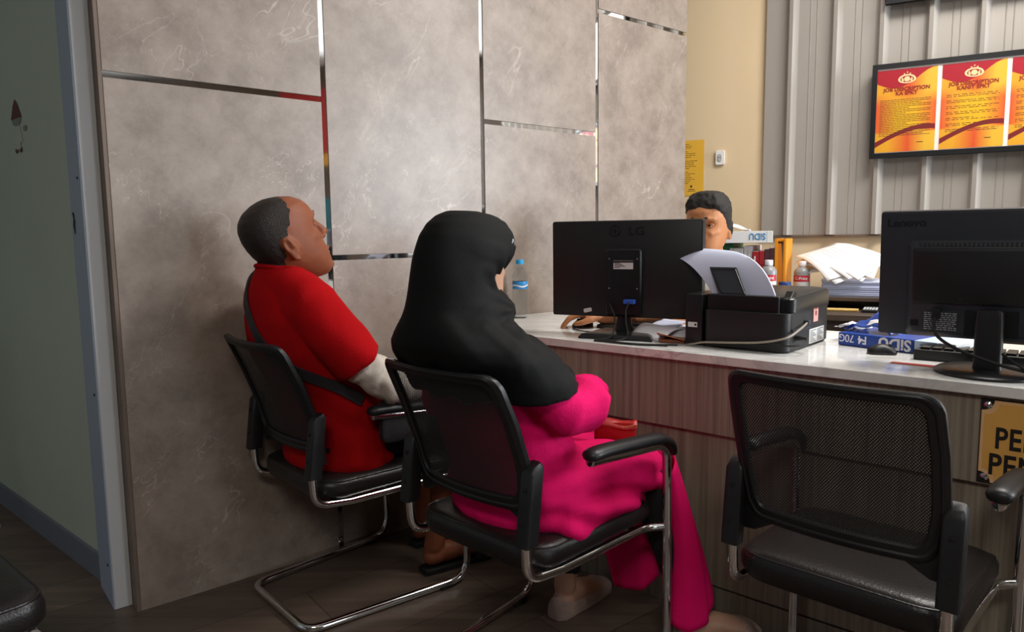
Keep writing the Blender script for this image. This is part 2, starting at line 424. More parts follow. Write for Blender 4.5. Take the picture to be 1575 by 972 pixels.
# orange sign on the counter front
M['gold'] = plain('orange_sign_face', 'e9b25c', .35, var=.12, vscale=5, stretch=(1, 1, .6)); M['goldl'] = plain('sign_border', 'f0c48c', .35)
sg = empty('counter_sign', tuple(cnt(.94, -.0035, .525)), A_CNT, 'orange sign with black capitals screwed to the counter front', 'sign')
sw, sh = .52, .178
ob('back_plate', MB().box((0, -.003, 0), (sw, 0, sh)), M['ink'], sg)
def notched(i, r):
    out = []
    for cx, cz, a0 in ((i, i, 90), (sw-i, i, 180), (sw-i, sh-i, 270), (i, sh-i, 360)):
        pts = [(cx+r*math.cos(math.radians(a0-90*t/6)), cz+r*math.sin(math.radians(a0-90*t/6))) for t in range(7)]
        out += pts
    return out
ob('border', MB().prism(notched(.002, .022), -.0042, -.003, 'xz'), M['goldl'], sg)
ob('face', MB().prism(notched(.008, .024), -.005, -.0042, 'xz'), M['gold'], sg)
t = MB(); text_mb('PELAYANAN', .062, t, TR(.027, -.0052, .078), bold=.022, sx=.72, spacing=1.06); text_mb('PENGADUAN', .062, t, TR(.018, -.0052, .022), bold=.022, sx=.76, spacing=1.06)
ob('lettering', t, M['ink'], sg, angle=0)
for x, z in ((.013, .013), (.013, sh-.013), (sw-.013, .013), (sw-.013, sh-.013)):
    ob('screw', MB().lathe([(.0075, 0), (.0075, .002), (.003, .004), (.0012, .0035)], T=TR(x, -.003, z, rx=PI/2)), M['chrome'], sg)

# ================================================================== REAR WALL THINGS
M['yellowp'] = plain('yellow_paper', 'f0b93c', .7, var=.03)
yp = empty('notice_paper', tuple(back(-.09, -.0012, 1.24)), A_BACK, 'yellow typed notice sheet on the cream wall beside the marble edge', 'notice')
ob('sheet', MB().box((0, -.0006, 0), (.17, 0, .275)), M['yellowp'], yp)
t = MB()
for i in range(22):
    if i in (3, 8, 14): continue
    z = .255-i*.0092; w = random.uniform(.085, .13)
    x = .02
    while x < w:
        d = random.uniform(.006, .02); t.box((x, -.0009, z), (min(x+d, w+.01), -.0006, z+.0022)); x += d+.003
t.box((.095, -.0009, .03), (.125, -.0006, .033)).box((.09, -.0009, .022), (.13, -.0006, .0245)).box((.104, -.0009, .04), (.112, -.0006, .052))
ob('typed_lines', t, M['ink'], yp, angle=0)

M['outw'] = plain('white_outlet_plastic', 'ecebe8', .35)
so = empty('wall_socket', tuple(back(.16, -.0006, 1.42)), A_BACK, 'white electric wall socket on the cream wall', 'socket')
ob('cover_plate', MB().prism(rrect(.044, .07, .008), -.012, 0, 'xz'), M['outw'], so, bevel=.002)
ob('outlet', MB().prism(rrect(.02, .036, .01), -.0155, -.0122, 'xz'), plain('grey_outlet', 'b9b9b9', .4), so, bevel=.001)
for x in (-.004, .004): ob('hole', MB().lathe([(.0018, 0), (.0018, .0006)], T=TR(x, -.0156, 0, rx=PI/2)), M['ink'], so)

# framed board with the three job sheets
M['red'] = plain('poster_red', 'a30f24', .5); M['dkred'] = plain('poster_dark_red', '76161a', .5); M['gold2'] = plain('emblem_cream', 'eccb98', .45); M['brn'] = plain('emblem_brown', '7a3a22', .5)
def poster_mat():
    m, nt, p = new_mat('poster_yellow_orange'); L = nt.links.new
    tc = N(nt, 'ShaderNodeTexCoord'); s = N(nt, 'ShaderNodeSeparateXYZ'); L(tc.outputs['Object'], s.inputs[0])
    # printed blend: orange-red left and right, yellow middle, orange blotch at the foot
    a = N(nt, 'ShaderNodeMath', operation='SUBTRACT'); L(s.outputs['X'], a.inputs[0]); a.inputs[1].default_value = .115
    b = N(nt, 'ShaderNodeMath', operation='ABSOLUTE'); L(a.outputs[0], b.inputs[0])
    cr = N(nt, 'ShaderNodeValToRGB'); cr.color_ramp.elements[0].color = srgb('e0ab1c'); cr.color_ramp.elements[0].position = .035; cr.color_ramp.elements[1].color = srgb('d9552a'); cr.color_ramp.elements[1].position = .112
    L(b.outputs[0], cr.inputs[0])
    g1 = N(nt, 'ShaderNodeValToRGB'); e = g1.color_ramp.elements; e[0].color = (0, 0, 0, 1); e[0].position = .20; e[1].color = (1, 1, 1, 1); e[1].position = .255; q = e.new(.085); q.color = (0, 0, 0, 1); q = e.new(.08); q.color = (1, 1, 1, 1)
    L(s.outputs['Z'], g1.inputs[0])
    mx = N(nt, 'ShaderNodeMix', data_type='RGBA'); L(g1.outputs[0], mx.inputs[0]); L(cr.outputs[0], mx.inputs[6])
    c2 = N(nt, 'ShaderNodeValToRGB'); c2.color_ramp.elements[0].color = srgb('dd9d26'); c2.color_ramp.elements[0].position = .05; c2.color_ramp.elements[1].color = srgb('e0ae34'); c2.color_ramp.elements[1].position = .19; q = c2.color_ramp.elements.new(.125); q.color = srgb('d44f26')
    L(s.outputs['X'], c2.inputs[0]); L(c2.outputs[0], mx.inputs[7]); L(mx.outputs[2], p.inputs['Base Color']); p.inputs['Roughness'].default_value = .35
    return m
M['poster'] = poster_mat(); M['brownink'] = plain('brown_print_ink', '5a3414', .6); M['ttl'] = plain('poster_title_red', '8f2216', .5)
fb = empty('framed_board', tuple(back(.823, -.052, 1.369)), A_BACK, 'wide black framed board holding red and yellow printed sheets', 'framed board')
FW, FH = .80, .40
fm = MB(); o_ = [(0, 0), (FW, 0), (FW, FH), (0, FH)]; i_ = [(.02, .021), (FW-.02, .021), (FW-.02, FH-.021), (.02, FH-.021)]
fm.rings([[(x, -.032, z) for x, z in o_], [(x, -.032, z) for x, z in i_], [(x, -.022, z) for x, z in i_], [(x, -.005, z) for x, z in o_]], caps=False)
fm.add([(x, -.005, z) for x, z in o_], [(0, 1, 2, 3)])
ob('frame', fm, M['blackg'], fb, angle=20)
ob('backing', MB().box((.018, -.024, .018), (FW-.018, -.0215, FH-.018)), plain('white_mount', 'efe3de', .6), fb)
pw, ph = .227, .348
for i, second in enumerate(('KA SPKT', 'KANIT SPKT', 'PANIT SPKT')):
    px = .0205+.2435*i; pz = .024
    po = ob('poster', MB().box((0, -.0006, 0), (pw, 0, ph)), M['poster'], fb); po.location = (px, -.0245, pz)
    y = -.0009
    arc = [(0, ph), (0, ph-.055)]+[(pw*t/12*1.0, ph-.055-.028*math.sin(PI*min(t/12*1.25, 1))+.062*max(0, t/12-.25)**1.3*1.42) for t in range(1, 13)]
    arc = [(a, min(b, ph)) for a, b in arc]+[(pw, ph)]
    ob('red_header', MB().prism(arc[::-1], y, -.0006, 'xz'), M['red'], po, angle=0)
    lo = [(pw*t/14, .045+.052*math.sin(PI*.62*t/14)-.02*(1-t/14)**2*1.0) for t in range(15)]
    up = [(pw*t/14, .040+.068*math.sin(PI*.58*t/14)+.004) for t in range(15)]
    wv = [(a, b-.004) for a, b in lo]+[(a, b) for a, b in reversed(up)]
    ob('red_wave', MB().prism(wv, y, -.0006, 'xz'), M['dkred'], po, angle=0)
    em = MB(); cx, cz = pw*.5, ph-.044
    ring = lambda rx, rz, sh=0: [(cx+rx*math.cos(2*PI*t/28), cz+sh+rz*math.sin(2*PI*t/28)*(1 if math.sin(2*PI*t/28) > 0 else .8)) for t in range(28)]
    em.rings([[(a, -.0013, b) for a, b in ring(.034, .021)], [(a, -.0013, b) for a, b in ring(.026, .015)]], caps=False)
    em.prism(ring(.0115, .012), -.0016, -.0009, 'xz')
    for sx in (-1, 1):
        em.prism([(cx+sx*a, cz+b) for a, b in ((.012, -.004), (.017, .009), (.021, .004), (.020, -.006), (.015, -.010))], -.0014, -.0009, 'xz')
    for sx, dz in ((-.011, .023), (0, .029), (.011, .023)):
        em.prism([(cx+sx+(.0042 if t % 2 == 0 else .0018)*math.sin(PI*t/5), cz+dz+(.0042 if t % 2 == 0 else .0018)*math.cos(PI*t/5)) for t in range(10)], -.0014, -.0009, 'xz')
    ob('emblem', em, M['gold2'], po, angle=0)
    for sx in (-1, 1): ob('emblem_wing', MB().prism([(cx+sx*a, cz+b) for a, b in ((.0125, .010), (.020, .009), (.0245, .001), (.022, -.008), (.0135, -.010), (.0165, 0))], -.00125, -.0009, 'xz'), M['brn'], po, angle=0)
    t = MB(); text_mb('JOB DESCRIPTION', .0215, t, TR(cx, -.0014, ph-.090), bold=.03, align='CENTER', sx=1.0); text_mb(second, .0215, t, TR(cx, -.0014, ph-.108), bold=.03, align='CENTER', sx=1.0)
    ob('title_lettering', t, M['ttl'], po, angle=0)
    t = MB(); z = ph-.128
    j = 0
    while z > .062:
        x = .014 if i == 0 else .02; xe = pw-.02-(random.uniform(0, .1) if j % 3 == 2 else 0)
        while x < xe:
            d = random.uniform(.006, .02); t.box((x, -.0012, z), (min(x+d, xe), -.0009, z+.0020)); x += d+(.0025 if i == 0 else random.choice((.003, .008)))
        z -= .0072 if i == 0 else (.0072 if j % 2 == 0 else .0165); j += 1
    ob('printed_lines', t, M['brownink'], po, angle=0)
    ob('signature_line', MB().box((.16, -.0012, .036), (.184, -.0009, .0385)), M['ink'], po, angle=0)
ub = empty('upper_framed_board', tuple(back(.862, -.052, 2.018)), A_BACK, 'black framed board at the top edge of the picture above the printed sheets', 'framed board')
fm = MB(); fm.rings([[(x, -.032, z) for x, z in o_], [(x, -.032, z) for x, z in i_], [(x, -.022, z) for x, z in i_], [(x, -.005, z) for x, z in o_]], caps=False)
fm.add([(x, -.005, z) for x, z in o_], [(0, 1, 2, 3)])
ob('frame', fm, M['blackg'], ub, angle=20)
ob('backing', MB().box((.018, -.024, .018), (FW-.018, -.0215, FH-.018)), plain('white_mount_board', 'efe3de', .6), ub)

# small stickers on the green partition and its post
st = empty('doll_sticker', tuple(wal(gx(.73)-.0012, .73, 1.345)), A_WALL, 'small sticker of a doll in a dark red hat on the green wall', 'sticker')
def stk(name, poly, mat, d): ob(name, MB().prism([(-a*2.1, b) for a, b in poly], -d-.0004, -d, 'yz', T=TR(rz=math.radians(9.9))), mat, st, angle=0)
M['stw'] = plain('sticker_pale', 'b8c0b2', .6); M['str'] = plain('sticker_hat', '5c2a28', .6); M['stg'] = plain('sticker_grey', '7e8580', .6)
circ = lambda cx, cz, r, n=14, sz=1: [(cx+r*math.cos(2*PI*t/n), cz+sz*r*math.sin(2*PI*t/n)) for t in range(n)]
stk('face', circ(0, .105, .022), M['stg'], .0002); stk('hat', [(-.026, .108), (.026, .108), (.012, .15), (0, .17), (-.012, .15)], M['str'], .0005)
stk('dress', [(-.012, .085), (.012, .085), (.024, .03), (-.024, .03)], M['stw'], .0002)
for x, z in ((-.01, 0), (.01, 0)): stk('shoe', circ(x, z+.006, .007, 10, 1.3), M['str'], .0002)
stk('legs', [(-.012, .03), (.012, .03), (.01, .008), (-.01, .008)], M['stw'], .0003)
stk('flower', circ(.038, .07, .009), M['stg'], .0002)
s2 = MB()
for pts in ([(.0, .03), (.012, .012), (.004, -.004), (.014, -.03)], [(.012, .03), (.02, .005), (.012, -.03)]):
    s2.tube([(-.0012, -a*1.3, b) for a, b in pts], .0012, 6, T=TW @ TR(-.0592, .215, 1.10))
tag(ob('squiggle_sticker', s2, M['ink']), 'small black squiggle mark on the edge of the bluish post', 'sticker')
# ================================================================== CHAIRS (local axes: x forward, y left, z up; origin on the floor under the back tube)
def xb(z, y=0, w=.18):
    pts = ((.44, .052), (.475, .046), (.58, .020), (.68, -.018), (.782, -.065), (.83, -.09))
    for (z0, a), (z1, b) in zip(pts, pts[1:]):
        if z <= z1: break
    t = (z-z0)/(z1-z0)
    return a+(b-a)*t-.030*(1-min(1, (y/w)**2))
def hw(z):  # half width of the backrest at height z
    pts = ((.44, .160), (.475, .168), (.58, .184), (.68, .185), (.782, .180), (.83, .178))
    for (z0, a), (z1, b) in zip(pts, pts[1:]):
        if z <= z1: break
    return a+(b-a)*(z-z0)/(z1-z0)

def outline(inset, n=10):
    """closed loop of (y, z) round the backrest, inset from its outer edge; corners rounded"""
    z0, z1 = .478+inset*1.15, .784-inset*.85
    pts = []
    r = max(.012, .03-inset*.4)
    def side(sg, zs): return [(sg*(hw(z)-inset), z) for z in zs]
    zs = [z0+r+(z1-z0-2*r)*k/n for k in range(n+1)]
    pts += side(-1, zs)                                   # right side going up
    w = hw(z1)-inset
    pts += [(-w+r-r*math.cos(a), z1-r+r*math.sin(a)) for a in [PI/2*k/5 for k in range(1, 6)]]
    pts += [(-w+r+(2*w-2*r)*k/n, z1) for k in range(1, n)]
    pts += [(w-r+r*math.sin(a), z1-r+r*math.cos(a)) for a in [PI/2*k/5 for k in range(0, 6)]]
    pts += side(1, reversed(zs))[1:]
    w = hw(z0)-inset
    pts += [(w-r+r*math.cos(a), z0+r-r*math.sin(a)) for a in [PI/2*k/5 for k in range(1, 6)]]
    pts += [(w-r-(2*w-2*r)*k/n, z0) for k in range(1, n)]
    pts += [(-w+r-r*math.sin(a), z0+r-r*math.cos(a)) for a in [PI/2*k/5 for k in range(0, 5)]]
    return pts

def make_chair(label, group):
    c = empty('visitor_chair', (0, 0, 0), 0, label, 'chair', group)
    # one bent chrome tube: arm, front upright, floor rail, rear bar and back up the other side
    h = [(.165, -.227, .571), (.425, -.227, .548), (.472, -.227, .44), (.474, -.227, .0125), (.035, -.182, .0125), (-.018, -.15, .0125)]
    path = arc_path(h[:1]+[(.462, -.227, .545)]+[(.476, -.227, .0125)]+[(-.028, -.176, .0125), (-.028, .176, .0125)]+[(.476, .227, .0125), (.462, .227, .545), (.165, .227, .571)], [.055, .07, .05, .05, .07, .055], 8)
    ob('tube_frame', MB().tube(path, .0112, 14), M['chrome'], c, angle=50)
    st_ = MB()
    for s in (-1, 1):
        p = arc_path([(.016, s*.188, .53), (.0, s*.188, .43), (.004, s*.188, .352), (.11, s*.189, .340), (.42, s*.192, .336), (.474, s*.226, .334)], [.1, .05, .08, .2, .05], 7)
        st_.tube(p, .0108, 12)
    st_.tube([(.14, -.188, .335), (.14, .188, .335)], .009, 10).tube([(.40, -.19, .330), (.40, .19, .330)], .009, 10)
    ob('seat_tube', st_, M['chrome'], c, angle=50)
    # cushion
    R = []
    def ring(ins, z, drop=.0):
        pts = rrect(.462-2*ins, .40-2*ins, .07-ins*.3, 6, .248, 0)
        out = []
        for x, y in pts:
            d = drop*max(0, (x-.36)/.12)**2*.022
            d2 = .010*max(0, (.12-x)/.12)
            out.append((x, y, z-d+d2*(1 if drop else 0)))
        return out
    for ins, z, dr in ((.05, .349, 0), (.018, .350, 0), (.006, .356, 0), (0, .366, .4), (0, .384, .8), (.004, .394, 1), (.012, .402, 1), (.026, .407, 1), (.06, .410, 1), (.12, .411, 1)): R.append(ring(ins, z, dr))
    ob('seat', MB().rings(R), M['lthr'], c, angle=60)
    p = [(x, y, .3965) for x, y in rrect(.448, .386, .066, 6, .248, 0)]
    p = [(x, y, z-.8*max(0, (x-.36)/.12)**2*.022+.0095*max(0, (.12-x)/.12)) for x, y, z in p]
    ob('seat_piping', MB().tube(p, .0022, 6, closed=True), M['lthr'], c)
    # backrest
    th = .009
    loops = []
    for ins, dx in ((0, -th*.6), (0.003, -th), (.024, -th), (.027, -th*.5), (.027, th*.5), (.024, th), (.003, th), (0, th*.6)):
        loops.append([(xb(z, y)+dx, y, z) for y, z in outline(ins)])
    bf = ob('back_frame', MB().rings(loops, closed=True), M['blackp'], c, angle=40)
    lip = [[(xb(z, y)+dx, y, z) for y, z in outline(ins)] for ins, dx in ((.004, -th), (.007, -th-.003), (.011, -th-.003), (.014, -th))]
    ob('frame_ridge', MB().rings(lip, caps=False), M['blackp'], bf, angle=40)
    def panel(u, v):
        z = .478+.030+(.784-.478-.052)*v; y = (hw(z)-.026)*(2*u-1)
        return (xb(z, y)+.001, y, z)
    ob('mesh_panel', MB().grid(panel, 24, 14), M['net'], bf, angle=60)
    for s in (-1, 1):
        # wedge carrying the backrest down to its bracket
        lug = MB()
        a = [(xb(.50, s*.14)-.004, s*.135, .500), (xb(.50, s*.165)-.004, s*.180, .545), (xb(.46, s*.15)+.0, s*.180, .452), (xb(.47, s*.14), s*.155, .455), (xb(.48, s*.13), s*.115, .478)]
        lug.add([(x-.006, y, z) for x, y, z in a]+[(x+.008, y, z) for x, y, z in a], [(0, 1, 2, 3, 4), (5, 6, 7, 8, 9)]+[(i, (i+1) % 5, (i+1) % 5+5, i+5) for i in range(5)])
        ob('lug', lug, M['blackp'], bf, bevel=.002)
        sl = MB(); R = []
        for t in (0, .03, .5, .93, 1):
            z = .428+.165*t; x = .001+.020*t; w = .0175 if t < 1 else .013; d = .019 if t < 1 else .012
            R.append([(x+a, s*.190+b, z+(a*.35 if t > .9 else 0)) for a, b in rrect(2*d, 2*w, .006, 3)])
        br = ob('back_bracket', sl.rings(R), M['blackp'], c, angle=45)
        for z, x in ((.475, .0055), (.545, .0135)):
            ob('screw', MB().lathe([(.0048, 0), (.0048, .0012), (.002, .0018)], T=TR(x-.0185, s*.190, z, ry=-PI/2)), M['ink'], br)
        arm = MB()
        q = smooth_path([(.150, s*.227, .584), (.20, s*.227, .5855), (.29, s*.227, .579), (.38, s*.227, .571), (.43, s*.227, .563), (.466, s*.227, .545), (.488, s*.227, .513)], 4)
        rr = [(.0225, .0145)]*len(q); rr[0] = (.012, .008); rr[1] = (.020, .0128); rr[-1] = (.011, .005); rr[-2] = (.016, .008); rr[-3] = (.019, .0105); rr[-4] = (.021, .0125)
        ob('armrest', arm.tube(q, rr, 14, side=(0, 1, 0)), M['blackp'], c, angle=60)
        ob('arm_end_cap', MB().lathe([(.0116, 0), (.0116, .008), (.009, .011), (.003, .0122)], T=TR(.168, s*.227, .5707, ry=-PI/2+.09)), M['chrome'], c)
        ob('foot_pad', MB().box((.375, s*.2185-.013, 0), (.425, s*.2185+.013, .011)), M['rubber'], c, bevel=.002)
    return c

CHG = 'black mesh-back visitor chairs at the counter'
ch1 = make_chair('black mesh-back cantilever chair that the man in red sits on, by the marble wall', CHG)
ch2 = copy_tree(ch1); tag(ch2, 'black mesh-back chair under the woman in the pink dress')
ch3 = copy_tree(ch1); tag(ch3, 'empty black mesh-back chair in front of the orange sign')
CHP = [(-.651, 1.944, 47.9), (-.113, 1.513, 44.0), (.570, 1.238, 44.2)]
for o, (x, y, a) in zip((ch1, ch2, ch3), CHP):
    o.location = (x, y, 0); o.rotation_euler = (0, 0, math.radians(90-a))

ch3.scale = (.86, 1, 1.02)

# armless padded chair whose seat corner shows bottom left
wc = empty('padded_chair', (-.837, 1.22, 0), math.radians(50.1), 'black padded chair with chrome rail, only its seat corner showing', 'chair')
S = lambda x, y, z: (x-.43, y+.012, z)     # x forward, y left; front right corner near the origin
R = []
for ins, z in ((.03, .352), (.008, .354), (0, .366), (0, .392), (.004, .404), (.012, .413), (.03, .419), (.08, .422)):
    R.append([S(x, y, z) for x, y in rrect(.44-2*ins, .42-2*ins, .05-.3*ins, 6, .22, .21)])
ob('seat', MB().rings(R), M['lthr'], wc, angle=60)
ob('seat_piping', MB().tube([S(x, y, .409) for x, y in rrect(.424, .404, .046, 6, .22, .21)], .0035, 8, closed=True), M['lthr'], wc)
fr2 = MB()
for y in (.02, .40):
    fr2.tube(arc_path([S(-.02, y, .78), S(.0, y, .338), S(.425, y, .338), S(.43, y, .012), S(.02, y, .012)], [.06, .05, .06], 6), .0125, 12)
fr2.tube([S(.41, .02, .338), S(.41, .40, .338)], .0125, 12)
fr2.tube([S(.02, .02, .012), S(.02, .40, .012)], .012, 12)
ob('chrome_frame', fr2, M['chrome'], wc, angle=50)
ob('backrest', MB().rings([[S(-.03+dx, y, z) for y, z in rrect(.40-2*i, .30-2*i, .05, 6, .21, .66)] for dx, i in ((-.005, .02), (0, .004), (.02, 0), (.035, .012), (.04, .05))]), M['lthr'], wc, angle=60)

# folding stand in the dim corner, only one pale leg inside the picture
fs = empty('folding_stand', (-2.10, 2.46, 0), 0, 'folding stand in the dim corner, only its pale leg showing by the grey skirting', 'stand')
for a, b in (((.185, .085, .004), (-.12, .02, .62)), ((-.40, -.05, .004), (-.10, .0, .62))):
    ob('leg', MB().tube([a, b], .0135, 10, round_=True), M['alu'], fs)
ob('top_bar', MB().box((-.32, -.03, .62), (.04, .05, .65)), M['darkgap'], fs, bevel=.004)
# ================================================================== THINGS ON THE COUNTER
CZ = .7352
def cthing(name, x, y, rz, label, cat, group=None, z=CZ): return empty(name, tuple(cnt(x, y, z)), A_CNT+rz, label, cat, group)
M['screen'] = plain('screen_glass', '0a0b0d', .15); M['txt'] = plain('embossed_letters', '121214', .3); M['vga'] = plain('blue_connector', '2f57b8', .4)

# --- first monitor (seen from behind), turned slightly away from the counter line
mo = cthing('monitor', -.028, .165, math.radians(16), 'black computer monitor seen from behind, small white sticker and blue plug, beside the printer', 'monitor')
mw, mz0, mz1 = .475, .058, .358
cs = MB()
cs.rings([[(x, y, z) for x, z in rrect(mw-2*i, mz1-mz0-2*i, .006, 3, 0, (mz0+mz1)/2)] for y, i in ((-.022, .004), (-.0205, .0015), (-.004, 0), (.018, 0), (.021, .003))])
ob('casing', cs, M['blackp'], mo)
ob('screen', MB().box((-mw/2+.015, .0212, mz0+.02), (mw/2-.015, .0222, mz1-.015)), M['screen'], mo)
bx = MB().rings([[(x, y, z) for x, z in rrect(.112-2*i, .205-2*i, .008, 4, .002, .168)] for y, i in ((-.020, 0), (-.036, 0), (-.040, .004))])
ob('connector_housing', bx, M['blackg'], mo)
ob('label_plate', MB().prism(rrect(.062, .026, .001, 2, .002, .222), -.0408, -.0400, 'xz'), M['label'], mo)
t = MB()
for i in range(6): t.box((-.028+.004*(i % 2), -.0412, .213+.0034*i), (-.028+.02+.006*((i*7) % 4), -.0407, .2146+.0034*i))
t.box((-.03, -.0413, .229), (.034, -.0407, .2342))
ob('label_print', t, M['ink'], mo, angle=0)
for x in (-.042, .046):
    for z in (.24, .15): ob('screw', MB().lathe([(.0022, 0), (.0022, .001), (.001, .0014)], T=TR(x, -.0398, z, rx=PI/2)), M['chrome'], mo)
t = MB(); text_mb('LG', .034, t, TR(.012, -.0222, .313), bold=.01, ext=.0009, sx=1.25)
ob('embossed_letters', t, M['txt'], mo, angle=0); t = MB()
t.tube([(-.030+.016*math.cos(a), -.0222, .325+.016*math.sin(a)) for a in [2*PI*i/24 for i in range(24)]], .0016, 6, closed=True)
t.box((-.037, -.0235, .324), (-.026, -.0218, .327)).box((-.032, -.0235, .316), (-.029, -.0218, .334))
ob('embossed_logo', t, M['txt'], mo, angle=0)
ob('power_sticker', MB().prism(rrect(.027, .0125, .004, 4, -.118, .078), -.0232, -.0222, 'xz', T=Matrix.Translation((-.118, 0, .078)) @ Matrix.Rotation(-.22, 4, 'Y') @ Matrix.Translation((.118, 0, -.078))), M['label'], mo)
ob('vga_plug', MB().box((.008, -.062, .104), (.042, -.040, .117)), M['vga'], mo, bevel=.002)
ob('neck', MB().rings([[(x*w-.003, -.008+y*d, z) for x, y in rrect(2, 2, .6, 4)] for z, w, d in ((.004, .034, .018), (.03, .026, .014), (.062, .021, .013), (.10, .019, .010))]), M['blackg'], mo)
bs = [(x*sx, y-.012) for x, y, sx in ((-.115, -.095, 1), (.115, -.095, 1), (.09, .07, 1), (-.09, .07, 1))]
ob('foot', MB().rings([[(-.003+(x)*k2, y*k2-.008, z) for x, y in bs] for z, k2 in ((0, 1), (.006, 1), (.014, .93), (.017, .80))]), M['blackg'], mo, bevel=.002, angle=25)
# cables hanging from its plugs
def cable(name, pts, r, mat, label, cat='cable'):
    o = ob(name, MB().tube(smooth_path(pts, 8), r, 8, round_=True), mat); return tag(o, label, cat)
def moP(x, y, z):
    a = A_CNT+math.radians(16); o = cnt(-.028, .165, CZ); return tuple(o+Matrix.Rotation(a, 3, 'Z') @ V((x, y, z)))
c2 = lambda x, y, z=.003: tuple(cnt(x, y, CZ+z))
cable('video_cable', [moP(.026, -.062, .108), moP(.020, -.072, .085), moP(.026, -.09, .05), moP(.034, -.105, .012), c2(.02, .036, .0035), c2(-.03, .018, .0035), c2(.02, .004, .0035), c2(.12, .014, .0035), c2(.205, .06, .0035)], .0026, M['rubber'], 'black cable drooping from the blue plug to the printer')
cable('power_cable', [moP(-.04, -.0405, .103), moP(-.032, -.058, .094), moP(-.016, -.068, .06), moP(-.012, -.115, .012), c2(-.035, .005, .0035), c2(0, -.006, .0035), c2(.1, .004, .0035), c2(.19, .03, .0035)], .0026, M['rubber'], 'black cable behind the monitor neck lying along the counter edge')

# --- keyboard behind the first monitor
def keyboard(rz, x, y, label):
    k = cthing('keyboard', x, y, rz, label, 'keyboard')
    ob('case', MB().prism([(0, 0), (.15, 0), (.15, .012), (.10, .02), (0, .026)][::-1], -.21, .21, 'yz'), M['blackp'], k, bevel=.003)
    kb = MB()
    for r_ in range(5):
        y0 = .016+.0215*r_; zt = .0255-.006*(y0/.11)
        for c in range(16):
            x0 = -.198+.0248*c; kb.box((x0, y0, zt-.003), (x0+.0205, y0+.0175, zt+.006))
    ob('keys', kb, M['blackg'], k, bevel=.001)
    return k
keyboard(math.radians(170), .03, .37, 'black keyboard lying behind the monitor with the white sticker')

# --- printer
pr = cthing('printer', .205, .10, 0, 'black inkjet printer with white sheets in its rear feed and a side ink tank box', 'printer')
PW, PD, PH = .292, .335, .152
def rc(x0, y0, x1, y1, r): return [(x+(x0+x1)/2, y+(y0+y1)/2) for x, y in rrect(x1-x0, y1-y0, r, 5)]
ob('body', MB().rings([rz_ for rz_ in [[(x, y, z) for x, y in rc(.055+i, i, PW-i, PD-i, .026)] for i, z in ((.006, 0), (0, .006), (0, .104))]]), M['blackp'], pr)
ob('scanner_lid', MB().rings([[(x, y, z+dz*(y/PD)) for x, y in rc(.050+i, .03+i, PW+.003-i, PD-i, .026)] for i, z, dz in ((0, .105, 0), (0, .138, .008), (.004, .143, .010), (.02, .146, .011))]), M['blackg'], pr)
ob('ink_tank', MB().box((0, .006, .002), (.052, PD-.06, .146)), M['blackg'], pr, bevel=.004)
ob('tank_window', MB().box((.0525, .03, .02), (.0535, .12, .12)), M['dkgrey'], pr)
tl = ob('tank_label', MB().box((.010, .0045, .052), (.038, .0056, .066)), M['label'], pr)
ob('tank_label_dot', MB().lathe([(.0032, 0), (.0032, .0006)], T=TR(.033, .0045, .059, rx=PI/2)), M['ink'], tl)
ob('feed_slot', MB().box((.06, .018, .100), (PW-.03, .075, .147)), M['blackg'], pr, bevel=.004)
ob('rear_screw_hole', MB().lathe([(.004, 0), (.004, .0008)], T=TR(.2, -.0001, .088, rx=PI/2)), M['ink'], pr)
ob('lid_hinge', MB().prism([(.03, .138), (.075, .138), (.082, .158), (.060, .160), (.045, .148)], .265, .285, 'yz'), M['blackg'], pr, bevel=.002)
# recess with the usb socket on the right flank
ob('side_recess', MB().box((PW-.004, .03, .056), (PW+.0006, .17, .098)), M['ink'], pr)
ob('recess_ledge', MB().prism([(.03, .054), (.17, .054), (.17, .058), (.03, .062)], PW-.002, PW+.004, 'yz'), M['dkgrey'], pr)
ob('usb_plug', MB().box((PW-.001, .120, .066), (PW+.014, .138, .078)), M['dkgrey'], pr, bevel=.002)
ob('power_socket', MB().box((PW-.002, .045, .026), (PW+.0005, .075, .048)), M['ink'], pr)
ob('power_plug', MB().rings([[(x, .06+a, .037+b) for a, b in rrect(.016*k_, .014*k_, .004*k_, 3)] for x, k_ in ((PW-.002, 1), (PW+.012, .9), (PW+.03, .5))]), M['blackp'], pr)
pk = ob('pink_label', MB().box((PW+.0002, .195, .066), (PW+.0012, .232, .108)), plain('pink_warning_label', 'd99a92', .5), pr)
ob('label_drop', MB().prism([(.2135+.006*math.sin(a), .090+.008*math.cos(a)) for a in [2*PI*i/12 for i in range(12)]], PW+.0012, PW+.0016, 'yz').box((PW+.0012, .200, .101), (PW+.0016, .228, .104)), plain('dark_red_ink', '7a2020', .6), pk)
wl_ = ob('white_label', MB().box((PW+.0002, .165, .008), (PW+.0012, .285, .048)), M['label'], pr)
t = MB()
for c_0 in (.17, .228):
    for i in range(9): t.box((PW+.0012, c_0, .011+.004*i), (PW+.0015, c_0+.05-.008*((i*5) % 4), .0125+.004*i))
ob('label_print', t, M['ink'], wl_, angle=0)
